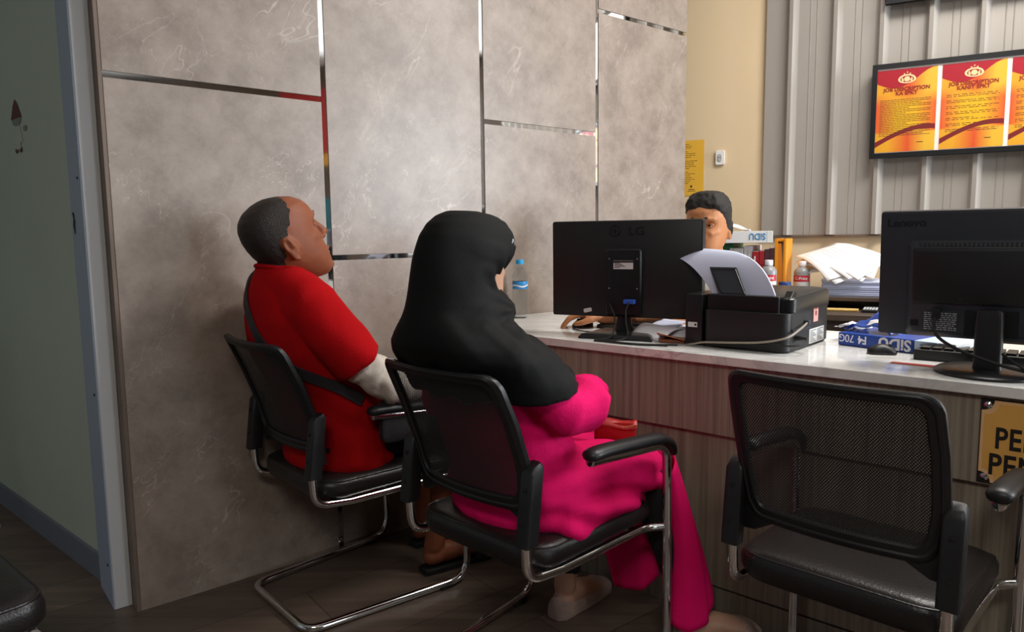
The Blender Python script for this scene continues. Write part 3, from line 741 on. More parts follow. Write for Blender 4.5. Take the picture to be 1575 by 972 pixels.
# paper support: a tilted tray
def trayP(u, v, off=0):
    # u across, v up the slope (m); leans away from the counter front, then the sheets droop back over it
    return (u, .026+.40*v-off, .142+.80*v)
spt = MB(); a0, a1 = .098, .172
q = [(.096, -.002), (.176, -.002), (.128, .094), (.046, .094)]
pl = [trayP(u, v) for u, v in q]
nrm = V((0, -.90, .44))
spt.add([V(p)+nrm*.0042 for p in pl]+[V(p)+nrm*.0085 for p in pl], [(0, 1, 2, 3), (7, 6, 5, 4)]+[(i, (i+1) % 4, (i+1) % 4+4, i+4) for i in range(4)])
ob('paper_support', spt, M['dkgrey'], pr, bevel=.003)
qi = [(.101, .006), (.168, .006), (.126, .086), (.057, .086)]
pl = [V(trayP(u, v))+nrm*.0087 for u, v in qi]
ob('support_ridge', MB().tube(pl, .0013, 6, closed=True), M['blackg'], pr)
# the sheets in the feed, curling over
sp = cthing('paper_sheets', .205, .10, 0, 'white sheets standing in the printer feed and curling towards the monitor', 'paper')
def bez(P, t):
    P = [V(p) for p in P]
    while len(P) > 1: P = [P[i].lerp(P[i+1], t) for i in range(len(P)-1)]
    return P[0]
def sheet(off):
    LE = ((.070, .136), (.018, .205), (-.040, .254), (-.180, .264)); RI = ((.246, .136), (.215, .205), (.170, .262), (.060, .266))
    def f(u, v):
        a, b = bez([(x, 0, z) for x, z in LE], v), bez([(x, 0, z) for x, z in RI], v)
        p = a.lerp(b, u)
        p.z += .006*math.sin(PI*u)*v
        return (p.x, (.042+.060*v+.030*v**3*(1-u*.5))+off, p.z)
    return f
g_ = MB(); 
F0, F1 = sheet(0), sheet(.007)
nu, nv = 12, 14
g_.grid(F0, nu, nv); n0 = len(g_.v); g_.grid(F1, nu, nv)
W_ = nu+1
bd = [i for i in range(nu)]+[nu+j*W_ for j in range(nv)]+[nv*W_+nu-i for i in range(nu)]+[(nv-j)*W_ for j in range(nv)]
g_.f += [(bd[i], bd[(i+1) % len(bd)], bd[(i+1) % len(bd)]+n0, bd[i]+n0) for i in range(len(bd))]
M['paperb'] = plain('bluish_white_paper', 'ccd2ea', .7)
ob('sheets', g_, M['paperb'], sp, angle=50)
M['greyc'] = plain('grey_cable', '8f8678', .5)
cable('usb_cable', [c2(.505, .226, .072), c2(.512, .15, .062), c2(.50, .088, .045), c2(.44, .076, .030), c2(.36, .074, .022), c2(.28, .076, .016), c2(.245, .082, .008), c2(.222, .086, .003)], .0028, M['greyc'], 'grey cable running across the back of the printer')
cable('printer_power_cable', [c2(.528, .16, .037), c2(.535, .12, .030), c2(.515, .085, .026), c2(.42, .085, .022), c2(.33, .088, .0135), c2(.27, .092, .0045)], .0024, M['rubber'], 'thin black cable plugged low into the printer flank')

# --- papers between the monitor and the printer
fp = cthing('folded_paper', .10, .20, 0, 'folded white papers on the counter between monitor neck and printer', 'paper')
def fold(x0, y0, w, d, ht, tilt):
    def f(u, v):
        z = .002+ht*max(0, math.sin(PI*min(1, v*1.1)))*(1-u*.5)+tilt*v
        return (x0+w*u+.02*v, y0+d*v-.02*u, z)
    return f
ob('lower_sheets', MB().grid(fold(-.09, -.075, .12, .12, .022, .03), 8, 8), M['white'], fp, solid=.003)
ob('upper_sheet', MB().grid(fold(-.075, -.03, .09, .10, .012, .045), 8, 8), M['paperb'], fp, solid=.0012)
ob('right_sheets', MB().grid(fold(.0, -.035, .12, .14, .016, .028), 8, 8), M['white'], fp, solid=.006)
bw = cthing('brown_wallet', .165, .125, .3, 'brown leather wallet flap poking out beside the printer tank', 'wallet')
ob('body', MB().box((-.045, -.02, 0), (.03, .05, .010)), plain('brown_leather', '8a5238', .5, var=.1, vscale=40), bw, bevel=.003)
ob('flap', MB().grid(lambda u, v: (-.048+.08*u, -.03+.05*v, .011+.018*(1-v)*(1-u)), 5, 5), plain('tan_leather', 'a3623f', .5), bw, solid=.003)

# --- mice
def mouse(x, y, rz, label, k):
    m_ = cthing('computer_mouse', x, y, rz, label, 'mouse'); m_.scale = (k, k, k)
    R = []
    for t in [i/12 for i in range(13)]:
        xx = -.052+.104*t; w = .031*math.sqrt(max(.002, 1-(2*t-1)**4))*(1-.10*math.exp(-((t-.55)/.2)**2)); h = .036*(math.sin(PI*(t*.86+.10))**.8)
        R.append([(xx, w*math.cos(a), .003+max(0, h*math.sin(a))*1 if math.sin(a) > 0 else .001) for a in [2*PI*k/18 for k in range(18)]])
    b_ = ob('shell', MB().rings(R), M['blackp'], m_, angle=60)
    ob('button_split', MB().tube([(.012, 0, .0375), (.03, 0, .031), (.046, 0, .019)], .0012, 6), M['ink'], m_)
    ob('scroll_wheel', MB().lathe([(.004, -.003), (.0075, -.002), (.0075, .002), (.004, .003)], T=TR(.026, 0, .031, rx=PI/2)), M['dkgrey'], m_)
    return m_
mouse(-.262, .262, math.radians(-100), 'black mouse under the hand of the clerk, left of the monitor', .8)
mouse(.685, .255, math.radians(25), 'black mouse in front of the blue paper ream', .68)
cable('mouse_cable', [c2(-.25, .205, .004), c2(-.23, .17, .003), c2(-.16, .15, .003), c2(-.09, .19, .003), c2(-.02, .26, .003)], .0018, M['rubber'], 'thin black cable leading from the mouse under the clerk\'s hand')
cable('second_mouse_cable', [c2(.748, .285, .006), c2(.78, .285, .003), c2(.83, .25, .003), c2(.90, .27, .003), c2(1.0, .36, .003)], .0018, M['rubber'], 'thin black cable from the mouse in front of the ream')

# --- water bottle by the marble wall
M['clear'] = plain('clear_plastic', 'f4f8fa', .06, trans=1, ior=1.12, spec=.3)
wb = cthing('water_bottle', -.615, .345, 0, 'clear plastic water bottle with blue cap and blue label by the marble wall', 'bottle')
prof_ = [(.006, .002), (.024, .0), (.0295, .006), (.0295, .02)]
for i in range(7): prof_ += [(.0282, .026+.011*i), (.0296, .031+.011*i)]
prof_ += [(.0285, .106), (.0285, .150), (.0293, .153), (.028, .166), (.021, .184), (.0135, .197), (.0125, .203), (.0125, .212)]
inner = [(max(.002, r-.0009), z+(.001 if z < .003 else 0)) for r, z in reversed(prof_)]
ob('bottle_body', MB().lathe(prof_+[(.0118, .212)]+inner, n=28), M['clear'], wb, angle=80)
ob('label_band', MB().rings([[(r*math.cos(a), r*math.sin(a), z) for a in [2*PI*k/28 for k in range(28)]] for r, z in ((.0290, .112), (.0294, .113), (.0294, .140), (.0290, .141))]), plain('blue_bottle_label', '2a86c8', .35, var=.25, vscale=60), wb)
ob('label_wave', MB().rings([[(.0297*math.cos(a), .0297*math.sin(a), z+.003*math.sin(3*a)) for a in [2*PI*k/28 for k in range(28)]] for z in (.121, .127)], caps=False), M['label'], wb)
cp_ = MB()
cp_.rings([[((.0150 if (k % 2) else .0143)*sc*math.cos(2*PI*k/48), (.0150 if (k % 2) else .0143)*sc*math.sin(2*PI*k/48), z) for k in range(48)] for sc, z in ((1, .206), (1, .221), (.93, .2235), (.3, .224))])
ob('cap', cp_, plain('blue_cap', '22a0d8', .35), wb)

# --- ream of paper in its blue wrapper, printed upside down
rm = cthing('paper_ream', .548, .352, math.radians(-14), 'blue and white wrapped paper ream lying upside down beside the printer', 'paper ream')
RL, RD, RH = .305, .19, .036
M['bluep'] = plain('ream_blue_wrapper', '24479c', .35, bump=.2, bscale=25); M['ltblue'] = plain('ream_pale_wrapper', 'c6dcf0', .4)
ob('wrapper', MB().box((0, 0, 0), (.205, RD, RH)), M['bluep'], rm, bevel=.003)
ob('pale_band', MB().box((.2055, .0003, .0003), (.262, RD-.0003, RH-.0003)), M['ltblue'], rm, bevel=.003)
ob('end_band', MB().box((.2625, 0, 0), (RL, RD, RH)), M['label'], rm, bevel=.003)
t = MB()
FL = lambda x, z: TR(x, -.0006, z, ry=PI)      # upside-down lettering
text_mb('SiDU', .041, t, FL(.199, .0325), bold=.03, sx=.98)
ob('white_lettering', t, M['white'], rm, angle=0); t = MB()
text_mb('F4', .030, t, FL(.082, .030), bold=.025, sx=.85)
text_mb('70', .030, t, FL(.047, .031), sx=.9); text_mb('G', .030, t, FL(.0205, .031), sx=.8)
ob('white_lettering', t, M['white'], rm, angle=0)
t = MB()
text_mb('COPY PAPER', .0075, t, FL(.256, .014), bold=.02); text_mb('210 x 330 mm', .006, t, FL(.256, .027)); 
ob('blue_lettering', t, plain('blue_letter_ink', '3b5fae', .5), rm, angle=0); t = MB()
for x, s_ in ((.272, 'N'), (.279, 'O'), (.2865, 'U'), (.298, 'Y')): text_mb(s_, .017, t, TR(x, -.0006, .012), sx=.55)
ob('scribble', t, bpy.data.materials['blue_letter_ink'], rm, angle=0)
rw = cthing('torn_wrapper', .555, .40, math.radians(-20), 'torn blue and white ream wrapper crumpled on top of the ream', 'wrapper', z=CZ+.037)
def crum(u, v):
    return (.0+.14*u, -.012+.10*v, .004+.045*math.sin(PI*u)**.6*(.35+.65*v)+.012*noise.noise((u*5, v*5, 1.3)))
ob('torn_sheet', MB().grid(crum, 16, 12), M['bluep'], rw, solid=.0012, angle=25)
def band(u, v): x, y, z = crum(.42+.34*u, .12+.22*v); return (x, y, z+.0022)
ob('white_print', MB().grid(band, 8, 6), M['white'], rw, solid=.0006)
ob('white_lining', MB().grid(lambda u, v: (-.055+.075*u, .02+.07*v, .002+.010*math.sin(PI*u)+.008*noise.noise((u*4, v*4, 7))), 8, 8), M['white'], rw, solid=.001, angle=25)

# --- red strip on the worktop
tag(ob('red_ruler', MB().box((.735, .125, CZ), (.86, .147, CZ+.0015), TC), plain('red_strip', 'b03a2c', .4), bevel=.0004), 'flat red strip lying on the worktop before the keyboard', 'ruler')

# --- second keyboard and second monitor
keyboard(math.radians(3), .975, .225, 'black keyboard lying behind the round monitor stand')
m2 = cthing('monitor', .934, .132, 0, 'large dark monitor seen from behind on a round stand, at the right edge', 'monitor')
W2, Z0, Z1 = .466, .070, .362
tilt = Matrix.Rotation(.05, 4, 'X')
T2 = Matrix.Translation((.0, .008, .0)) @ Matrix.Translation((0, 0, .2)) @ tilt @ Matrix.Translation((0, 0, -.2))
ob('casing', MB().rings([[(x, y, z) for x, z in rrect(W2-2*i, Z1-Z0-2*i, .006, 3, 0, (Z0+Z1)/2)] for y, i in ((-.014, .006), (-.012, .002), (-.002, 0), (.016, 0), (.019, .003))], T=T2), M['dkgrey'], m2)
ob('screen', MB().box((-W2/2+.015, .0192, Z0+.02), (W2/2-.015, .0202, Z1-.015), T2), M['screen'], m2)
ob('rear_hump', MB().rings([[(x, y, z) for x, z in rrect(.345-2*i, .222-2*i, .012, 4, 0, .183)] for y, i in ((-.0145, 0), (-.030, .012), (-.033, .016))], T=T2), M['dkgrey'], m2)
ob('upper_cover', MB().rings([[(x, y, z) for x, z in rrect(.312-2*i, .124-2*i, .005, 3, 0, .214)] for y, i in ((-.0332, 0), (-.0385, .0015), (-.040, .004))], T=T2), M['blackp'], m2)
vt = MB()
for r_ in range(2):
    for c in range(34): vt.box((-.145+.0086*c, -.0335, .2815+.0042*r_), (-.1395+.0086*c, -.0325, .2838+.0042*r_), T2)
ob('vents', vt, M['ink'], m2, angle=0)
for x, w_ in ((-.098, .07), (.098, .075)):
    lb = ob('rating_plate', MB().box((x-w_/2, -.0336, .088), (x+w_/2, -.0331, .136), T2), plain('dark_label', '2a2d33', .5), m2)
    t = MB()
    for i in range(9):
        xx = x-w_/2+.003
        while xx < x+w_/2-.006:
            d = random.uniform(.003, .010); t.box((xx, -.0339, .091+.0047*i), (min(xx+d, x+w_/2-.002), -.0336, .0933+.0047*i), T2); xx += d+.0022
    ob('label_print', t, plain('pale_print', '9a9da3', .6), lb, angle=0)
ob('embossed_lettering', text_mb('Lenovo', .026, None, T2 @ TR(-.218, -.0142, .326), bold=.012, ext=.0008, sx=1.05), M['txt'], m2, angle=0)
ob('screw', MB().lathe([(.004, 0), (.004, .001), (.0015, .0016)], T=T2 @ TR(-.06, -.0398, .163, rx=PI/2)), M['ink'], m2)
ob('power_socket', MB().box((-.158, -.0337, .098), (-.142, -.0331, .112), T2), M['blackg'], m2)
ob('hinge_plate', MB().box((-.05, -.0345, .082), (.05, -.033, .14), T2), M['blackg'], m2)
ob('signal_plug', MB().box((-.112, -.050, .118), (-.096, -.033, .142), T2), M['blackp'], m2, bevel=.002)
ob('neck', MB().rings([[(x, -.040+y, z) for x, y in rrect(w_, .028, .009, 4)] for z, w_ in ((.008, .056), (.02, .053), (.12, .052), (.139, .050), (.142, .044))]), M['blackp'], m2)
ob('round_base', MB().lathe([(.100, 0), (.104, .003), (.104, .006), (.098, .010), (.05, .014), (.001, .015)], c=(0, -.020, 0), n=48), M['blackg'], m2, angle=30)
def m2P(x, y, z): return tuple(cnt(.934+x, .132+y, CZ+z))
cable('signal_cable', [m2P(-.104, -.046, .118), m2P(-.098, -.058, .085), m2P(-.06, -.082, .062), m2P(.0, -.086, .040), m2P(.06, -.08, .024), m2P(.12, -.05, .012), m2P(.2, -.0, .006)], .0036, M['rubber'], 'black cable crossing before the neck of the round-stand monitor')
cable('second_signal_cable', [m2P(.03, -.0665, .052), m2P(.055, -.078, .036), m2P(.085, -.075, .020), m2P(.14, -.04, .010), m2P(.22, .02, .005)], .003, M['rubber'], 'thin black cable trailing right from the round-stand monitor')

# ================================================================== REAR DESK AND WHAT STANDS ON IT
M['deskw'] = wood_mat('dark_desk_laminate', '3d3129', '57473c', (2, 30, 30), 1.4, .5)
TDk = lambda x, y, z: tuple(back(x, y, z))
dk = empty('rear_desk', TDk(0, 0, 0), A_BACK, 'dark brown desk with a raised rear shelf along the cream wall', 'desk')
ob('desk_top', MB().box((.06, -.60, .70), (1.9, -.004, .725)), M['deskw'], dk, bevel=.002)
ob('riser_shelf', MB().box((.10, -.40, .762), (1.88, -.006, .777)), M['deskw'], dk, bevel=.0015)
for x in (.11, .68, 1.2, 1.86): ob('riser_divider', MB().box((x, -.39, .7255), (x+.014, -.01, .7615)), M['deskw'], dk)
for x in (.08, 1.86): ob('side_panel', MB().box((x, -.57, 0), (x+.02, -.02, .6995)), M['deskw'], dk)
ob('front_panel', MB().box((.1005, -.56, .25), (1.8595, -.545, .6995)), M['deskw'], dk)
SZ = .7775
def bthing(name, x, y, rz, label, cat, group=None, z=SZ): return empty(name, TDk(x, y, z), A_BACK+rz, label, cat, group)

# yellow slips and small things on the desk below the shelf
for i, (x, y, r_, l) in enumerate(((.765, -.44, .05, 'yellow slip pad lying on the rear desk under the paper stack'),)):
    ys = bthing('slip_pad', x, y, r_, l, 'pad', z=.7255)
    ob('pad', MB().box((-.07, -.03, 0), (.055, .03, .008)), plain('yellow_slips', 'd3b06a', .6, var=.2, vscale=90), ys, bevel=.001)
    ob('printed_rows', MB().box((-.066, -.0305, .002), (.05, -.0301, .004)), plain('brown_print', '8a6a35', .6), ys)
cl = bthing('calculator', .865, -.45, -.1, 'small dark calculator next to the yellow slips', 'calculator', z=.7255)
ob('case', MB().prism([(-.04, 0), (.04, 0), (.04, .02), (-.04, .010)], -.03, .03, 'yz'), M['blackp'], cl, bevel=.002)
kb = MB()
for r_ in range(3):
    for c in range(5): kb.box((-.025+.0105*c, -.03+.014*r_, .0113+.00175*r_), (-.017+.0105*c, -.02+.014*r_, .0145+.00175*r_))
ob('keys', kb, M['label'], cl, bevel=.0006)
ob('display', MB().box((-.024, .015, .0172), (.024, .032, .0192)), M['dkgrey'], cl)

# paper stack with fanned sheets
pb = bthing('paper_bundle', .74, -.235, .06, 'neat thick stack of papers on the rear shelf beneath loose sheets', 'paper')
R = MB()
random.seed(3)
for i in range(20):
    a, b = random.uniform(-.006, .006), random.uniform(-.005, .005)
    R.box((-.075+a, -.125+b, .0032*i), (.155+a, .125+b, .0032*i+.0028))
ob('sheets', R, M['paperb'], pb, angle=0)
random.seed(11)
fan = [(.0, .0, 20, .0), (-.02, -.01, 48, .004), (.015, .004, 8, .008), (-.012, -.006, 62, .012), (.02, .0, 33, .016), (-.03, -.012, 55, .020), (.006, -.004, 40, .025)]
M['sheetw'] = plain('printed_white_sheet', 'eeecec', .75, var=.03, vscale=30)
for i, (dx, dy, ip, dz) in enumerate(fan):
    o = bthing('loose_sheet', .735+dx, -.25+dy, 0, 'loose printed white sheet fanned out on top of the paper stack', 'paper', 'loose sheets on the paper stack', z=SZ+.134+dz)
    o.rotation_euler = (Matrix.Rotation(A_BACK, 3, 'Z') @ Matrix.Rotation(math.radians(27), 3, 'X') @ Matrix.Rotation(math.radians(-ip), 3, 'Z')).to_euler()
    ph_ = i*1.7; amp = .010
    def f(u, v, ph_=ph_):
        x = -.135+.27*u; y = -.105+.21*v
        return (x, y, .012*math.exp(-((x-.02)/.09)**2)+.003*math.sin(9*x+ph_)-.25*max(0, -x-.07)-.2*max(0, x-.09))
    s_ = ob('sheet', MB().grid(f, 14, 8), M['sheetw'], o, solid=.0008, angle=60)
    t = MB()
    for j in range(7):
        if random.random() < .3: continue
        v = .15+.1*j; u0 = random.uniform(.08, .3); u1 = random.uniform(.45, .9)
        n_ = 8; pts = [f(u0+(u1-u0)*k_/n_, v) for k_ in range(n_+1)]
        t.add([(x, y-.0008, z+.0007) for x, y, z in pts]+[(x, y+.0008, z+.0007) for x, y, z in pts], [(k_, k_+1, k_+n_+2, k_+n_+1) for k_ in range(n_)])
    ob('printed_lines', t, plain('grey_print', '8b8c94', .7) if i == 0 else bpy.data.materials['grey_print'], s_, angle=0)

# binders, boxes and books left of the bottles
def block(name, x, y, w, d, h, mat, label, cat, group=None, rz=0, z=SZ, bevel=.002):
    o = bthing(name, x, y, rz, label, cat, group, z=z); ob('cover', MB().box((0, 0, 0), (w, d, h)), mat, o, bevel=bevel); return o
M['green2'] = plain('green_binder', '14603e', .45); M['redb'] = plain('red_cover', 'a3202a', .45); M['dkpat'] = plain('dark_patterned_cover', '4a2a30', .5, var=.5, vscale=120); M['orange'] = plain('orange_folder', 'e8941e', .45)
b_ = block('binder', .245, -.36, .055, .25, .225, M['green2'], 'green ring binder upright beside the clerk', 'binder')
ob('spine_label', MB().box((.041, -.0012, .03), (.056, .0, .205)), M['label'], b_)
b_ = block('box_file', .302, -.365, .042, .25, .205, M['label'], 'white file box with a green corner, next to the green binder', 'box file')
ob('green_corner', MB().add([(.004, -.0012, .115), (.032, -.0012, .128), (.036, -.0012, .16), (.012, -.0012, .15)], [(0, 1, 2, 3)]), plain('bright_green', '3aa650', .45), b_, solid=.0006)
ob('finger_hole', MB().lathe([(.008, 0), (.008, .0006)], T=TR(.021, -.0002, .06, rx=PI/2)), M['ink'], b_)
b_ = block('white_folder', .3465, -.36, .036, .25, .215, M['white'], 'white folder standing between the file box and red books', 'folder')
ob('spine_line', MB().box((.016, -.0008, .02), (.019, 0, .195)), plain('grey_line', 'a8a8a8', .6), b_)
for i, (x, w, h, mt, lab) in enumerate(((.385, .027, .190, M['redb'], 'red book with a pale spine stripe, left of the darker red book'), (.4135, .021, .192, M['redb'], 'plain darker red book between the striped red book and dark books'),
                                   (.436, .020, .200, M['dkpat'], 'dark patterned book next to the red books'), (.457, .019, .205, M['dkpat'], 'dark patterned book against the orange folder box'))):
    b_ = block('book', x, -.37, w, .2, h, mt, lab, 'book', 'books on the rear shelf')
    ob('pages', MB().box((.003, .001, h+.0002), (w-.003, .19, h+.0012)), M['white'], b_)
    if i == 0: ob('spine_stripe', MB().box((.008, -.0008, .03), (.014, 0, .17)), M['label'], b_)
    if i == 1: ob('spine_band', MB().box((.002, -.0008, .13), (.019, 0, .136)), M['dkred'], b_)
b_ = empty('folder_box', TDk(.4785, -.37, SZ), A_BACK, 'orange folder box with a notched front, right of the dark books', 'folder box')
ob('left_side', MB().box((0, 0, 0), (.012, .22, .245)), M['orange'], b_, bevel=.001)
ob('right_side', MB().box((.036, 0, 0), (.046, .22, .245)), M['orange'], b_, bevel=.001)
ob('front_flap', MB().prism([(.0125, 0), (.0355, 0), (.0355, .11), (.026, .225), (.0125, .225)], .002, .005, 'xz'), plain('deep_orange', 'd9801a', .5), b_)
ob('top_edge', MB().box((.0122, .003, .233), (.0358, .218, .244)), M['orange'], b_, bevel=.001)
b_ = bthing('ream_box', .292, -.40, math.radians(9), 'white ream box with blue upside-down lettering on top of the binders', 'box', z=SZ+.2275)
ob('box', MB().box((-.045, 0, 0), (.180, .20, .052)), M['label'], b_, bevel=.002)
ob('blue_lettering', text_mb('SiDU', .040, None, TR(.150, -.0008, .041, ry=PI), bold=.015, sx=.82), plain('cyan_ink', '2a7fb8', .5), b_, angle=0)
ob('end_seam', MB().box((.155, -.0007, .002), (.157, 0, .05)), plain('pale_blue_ink', '9cc0da', .5), b_)
def crum2(u, v): return (-.05+.13*u, .0+.14*v, .004+.042*math.sin(PI*min(1, u*1.1))*(.5+.5*v)*(1-u*.6)+.008*noise.noise((u*4, v*4, 3.3)))
cw = bthing('crumpled_sheet', .292, -.36, math.radians(9), 'crumpled white sheet on top of the ream box', 'paper', z=SZ+.281)
ob('sheet', MB().grid(crum2, 12, 10), M['white'], cw, solid=.001, angle=30)

# ink bottles and small containers
M['greyink'] = plain('grey_ink_bottle', '8f9092', .3); M['redl'] = plain('red_bottle_label', 'c02433', .4)
def ink(x, y, label):
    o = bthing('ink_bottle', x, y, 0, label, 'ink bottle', 'ink bottles on the rear shelf')
    ob('bottle', MB().lathe([(.028, 0), (.034, .003), (.034, .095), (.032, .104), (.022, .117), (.016, .121), (.015, .124)], n=28), M['greyink'], o, angle=50)
    ob('cap', MB().lathe([(.0165, .1242), (.017, .126), (.017, .143), (.0155, .146), (.001, .1465)], n=28), M['white'], o, angle=40)
    r_ = .0346
    ob('red_label', MB().rings([[(r_*math.cos(a), r_*math.sin(a), z) for a in [-PI/2-1.25+2.5*k/20 for k in range(21)]]+[((r_-.0009)*math.cos(a), (r_-.0009)*math.sin(a), z) for a in [-PI/2+1.25-2.5*k/20 for k in range(21)]] for z in (.058, .084)]), M['redl'], o)
    wl2 = ob('white_label', MB().rings([[(r_*math.cos(a), r_*math.sin(a), z) for a in [-PI/2-1.25+2.5*k/20 for k in range(21)]]+[((r_-.0009)*math.cos(a), (r_-.0009)*math.sin(a), z) for a in [-PI/2+1.25-2.5*k/20 for k in range(21)]] for z in (.014, .057)]), M['label'], o)
    t = text_mb('C-Print', .0185, None, None, bold=.02, ext=.0002, align='CENTER')
    t2 = MB(); t2.f = t.f
    t2.v = [V(((r_+.0004-p.y*1)*math.sin(p.x/r_), -(r_+.0004-p.y)*math.cos(p.x/r_), p.z+.0655)) for p in t.v]
    ob('label_lettering', t2, M['white'], o, angle=0)
    return o
ink(.452, -.455, 'grey ink bottle with white cap and red label, before the orange folder box')
bpy.data.objects['ink_bottle'].location = TDk(.468, -.455, .7255+.062)
ink(.585, -.30, 'grey ink bottle standing partly behind the fanned sheets')
# the front bottle stands on a small carton
bc = bthing('small_carton', .455, -.455, 0, 'low white carton under the front ink bottle', 'carton', z=.7255)
ob('carton', MB().box((-.05, -.045, 0), (.09, .045, .0615)), M['label'], bc, bevel=.002)
ob('carton_print', MB().box((-.04, -.0458, .02), (.05, -.0452, .04)), plain('carton_grey', 'a4a29c', .6), bc)
bl = bthing('blue_jar', .528, -.40, 0, 'small jar with a dark blue label between the two ink bottles', 'jar')
ob('jar', MB().lathe([(.022, 0), (.024, .003), (.024, .028), (.0235, .03)], n=24), M['label'], bl)
ob('blue_label', MB().lathe([(.0246, .0302), (.0255, .031), (.0255, .058), (.024, .060), (.001, .0605)], n=24), plain('navy_label', '1f3f7c', .4), bl)
ob('label_lettering', MB().box((-.010, -.0262, .036), (.012, -.0252, .046)), M['label'], bl)
gb = bthing('glue_bottle', .556, -.435, 0, 'small clear dropper bottle with a pointed nozzle between the ink bottles', 'bottle', z=.7255)
ob('bottle', MB().lathe([(.010, 0), (.013, .002), (.013, .05), (.012, .058), (.006, .066)], n=20), plain('milky_plastic', 'd8d2bc', .3), gb, angle=50)
ob('nozzle', MB().lathe([(.0062, .0662), (.0055, .074), (.002, .094), (.0008, .0945)], n=16), M['white'], gb, angle=50)
tc_ = bthing('tape_roll', .59, -.44, .3, 'small dark and yellow tape roll lying before the rear ink bottle', 'tape', z=.7255)
ob('roll', MB().rings([[(r*math.cos(a), r*math.sin(a), z) for a in [2*PI*k/24 for k in range(24)]] for r, z in ((.016, 0), (.028, 0), (.028, .018), (.016, .018))], closed=True), plain('yellow_tape', 'c8a83a', .4), tc_)
ob('core', MB().rings([[(r*math.cos(a), r*math.sin(a), z) for a in [2*PI*k/24 for k in range(24)]] for r, z in ((.0135, .0005), (.0158, .0005), (.0158, .0175), (.0135, .0175))], closed=True), M['ink'], tc_)
# ================================================================== PEOPLE (local axes: x forward, y left, z up)
def lerp(a, b, t): return a+(b-a)*t
HEAD = [(-.118, .060, .052, .010), (-.112, .076, .022, .026), (-.098, .086, -.005, .040), (-.078, .087, -.030, .052), (-.056, .087, -.055, .061), (-.030, .085, -.078, .067), (-.004, .082, -.092, .071),
        (.020, .083, -.099, .073), (.044, .088, -.102, .0745), (.066, .085, -.100, .0735), (.086, .073, -.091, .067), (.102, .053, -.073, .054), (.113, .026, -.047, .034), (.117, .004, -.024, .014)]
def head_into(mb, T, neck=None):
    R = []
    for z, f, b, w in HEAD:
        c = (f+b)/2; a = (f-b)/2; ring = []
        for k in range(28):
            t = 2*PI*k/28; ct, st = math.cos(t), math.sin(t)
            e = .86
            ring.append((c+a*math.copysign(abs(ct)**e, ct), w*math.copysign(abs(st)**.92, st), z))
        R.append(ring)
    mb.rings(R, T=T)
    tb = lambda p, r, n=10: mb.tube([T @ V(q) for q in p], [x*T.to_scale().x for x in r] if isinstance(r, list) else r*T.to_scale().x, n, round_=True)
    tb([(.085, 0, .026), (.095, 0, .004), (.104, 0, -.015)], [.007, .0085, .0105])
    for s in (-1, 1):
        tb([(.090, s*.004, -.022), (.092, s*.012, -.022)], [.009, .0085])
        tb([(.083, s*.012, .040), (.080, s*.030, .043), (.066, s*.050, .039)], [.007, .0075, .006])
        tb([(.066, s*.036, -.012), (.044, s*.053, -.006)], [.012, .011])
        # ear: bowl and rim
        E = T @ TR(-.026, s*.0715, -.006, rz=s*.35, ry=-.12)
        mb.ell((0, 0, 0), (.0165, .006, .028), 14, 8, T=E)
        rim = [(.010*math.cos(a)-.004, s*.007, .012+.0195*math.sin(a)) for a in [math.radians(d) for d in (-20, 20, 60, 100, 140, 180, 215, 250)]]+[(-.006, s*.004, -.026), (.003, s*.001, -.030)]
        mb.tube([E @ V(p) for p in rim], .0047*T.to_scale().x, 8, round_=True)
    tb([(.078, -.022, -.060), (.089, -.008, -.055), (.091, 0, -.057), (.089, .008, -.055), (.078, .022, -.060)], [.004, .006, .0055, .006, .004])
    tb([(.078, -.018, -.066), (.088, 0, -.069), (.078, .018, -.066)], [.004, .0068, .004])
    tb([(.074, 0, -.098), (.082, 0, -.100)], [.014, .012])
def carve(T):
    """eye sockets pressed into a fused head"""
    Ti = T.inverted(); s_ = T.to_scale().x
    def fn(co, n):
        p = Ti @ co
        d = 0
        for s in (-1, 1):
            q = p-V((.082, s*.032, .020)); d += .014*math.exp(-((q.x/.03)**2+(q.y/.017)**2+(q.z/.011)**2))
        d += .004*math.exp(-(((p.x-.09)/.02)**2+((p.z+.0625)/.0022)**2+(p.y/.022)**2))
        return co-(T.to_3x3() @ V((1, 0, 0))).normalized()*d*s_
    return fn
M['eyew'] = plain('eye_white', 'd8d2c8', .2); M['iris'] = plain('dark_iris', '24160e', .15); M['lip'] = plain('lip_skin', '8f5246', .45)
def eyes(T, parent, lid, sides=(-1, 1)):
    s_ = T.to_scale().x
    for s in sides:
        E = T @ TR(.0605, s*.032, .020)
        e = ob('eye', MB().ell((0, 0, 0), (.0115,)*3, 16, 12, T=E), M['eyew'], parent)
        ob('iris', MB().lathe([(.0001, .0116), (.0052, .0109), (.0054, .0100)], T=E @ TR(rz=-s*.04, ry=PI/2)), M['iris'], e)
        mb = MB()
        for zz, r in ((.0050, .0034), (-.0058, .0026)):
            mb.tube([E @ V((.0105*math.cos(a), .0125*math.sin(a), zz*math.cos(a*1.05))) for a in [math.radians(d) for d in range(-75, 80, 15)]], r*s_, 8, round_=True)
        ob('eyelids', mb, lid, e)
def brows(T, parent, mat):
    for s in (-1, 1):
        ob('eyebrow', MB().tube([T @ V(p) for p in ((.0890, s*.012, .0405), (.0865, s*.026, .0460), (.0730, s*.046, .0430))], [(.0014, .0036), (.0015, .0038), (.001, .0018)], 8, round_=True, side=(1, 0, 0)), mat, parent)
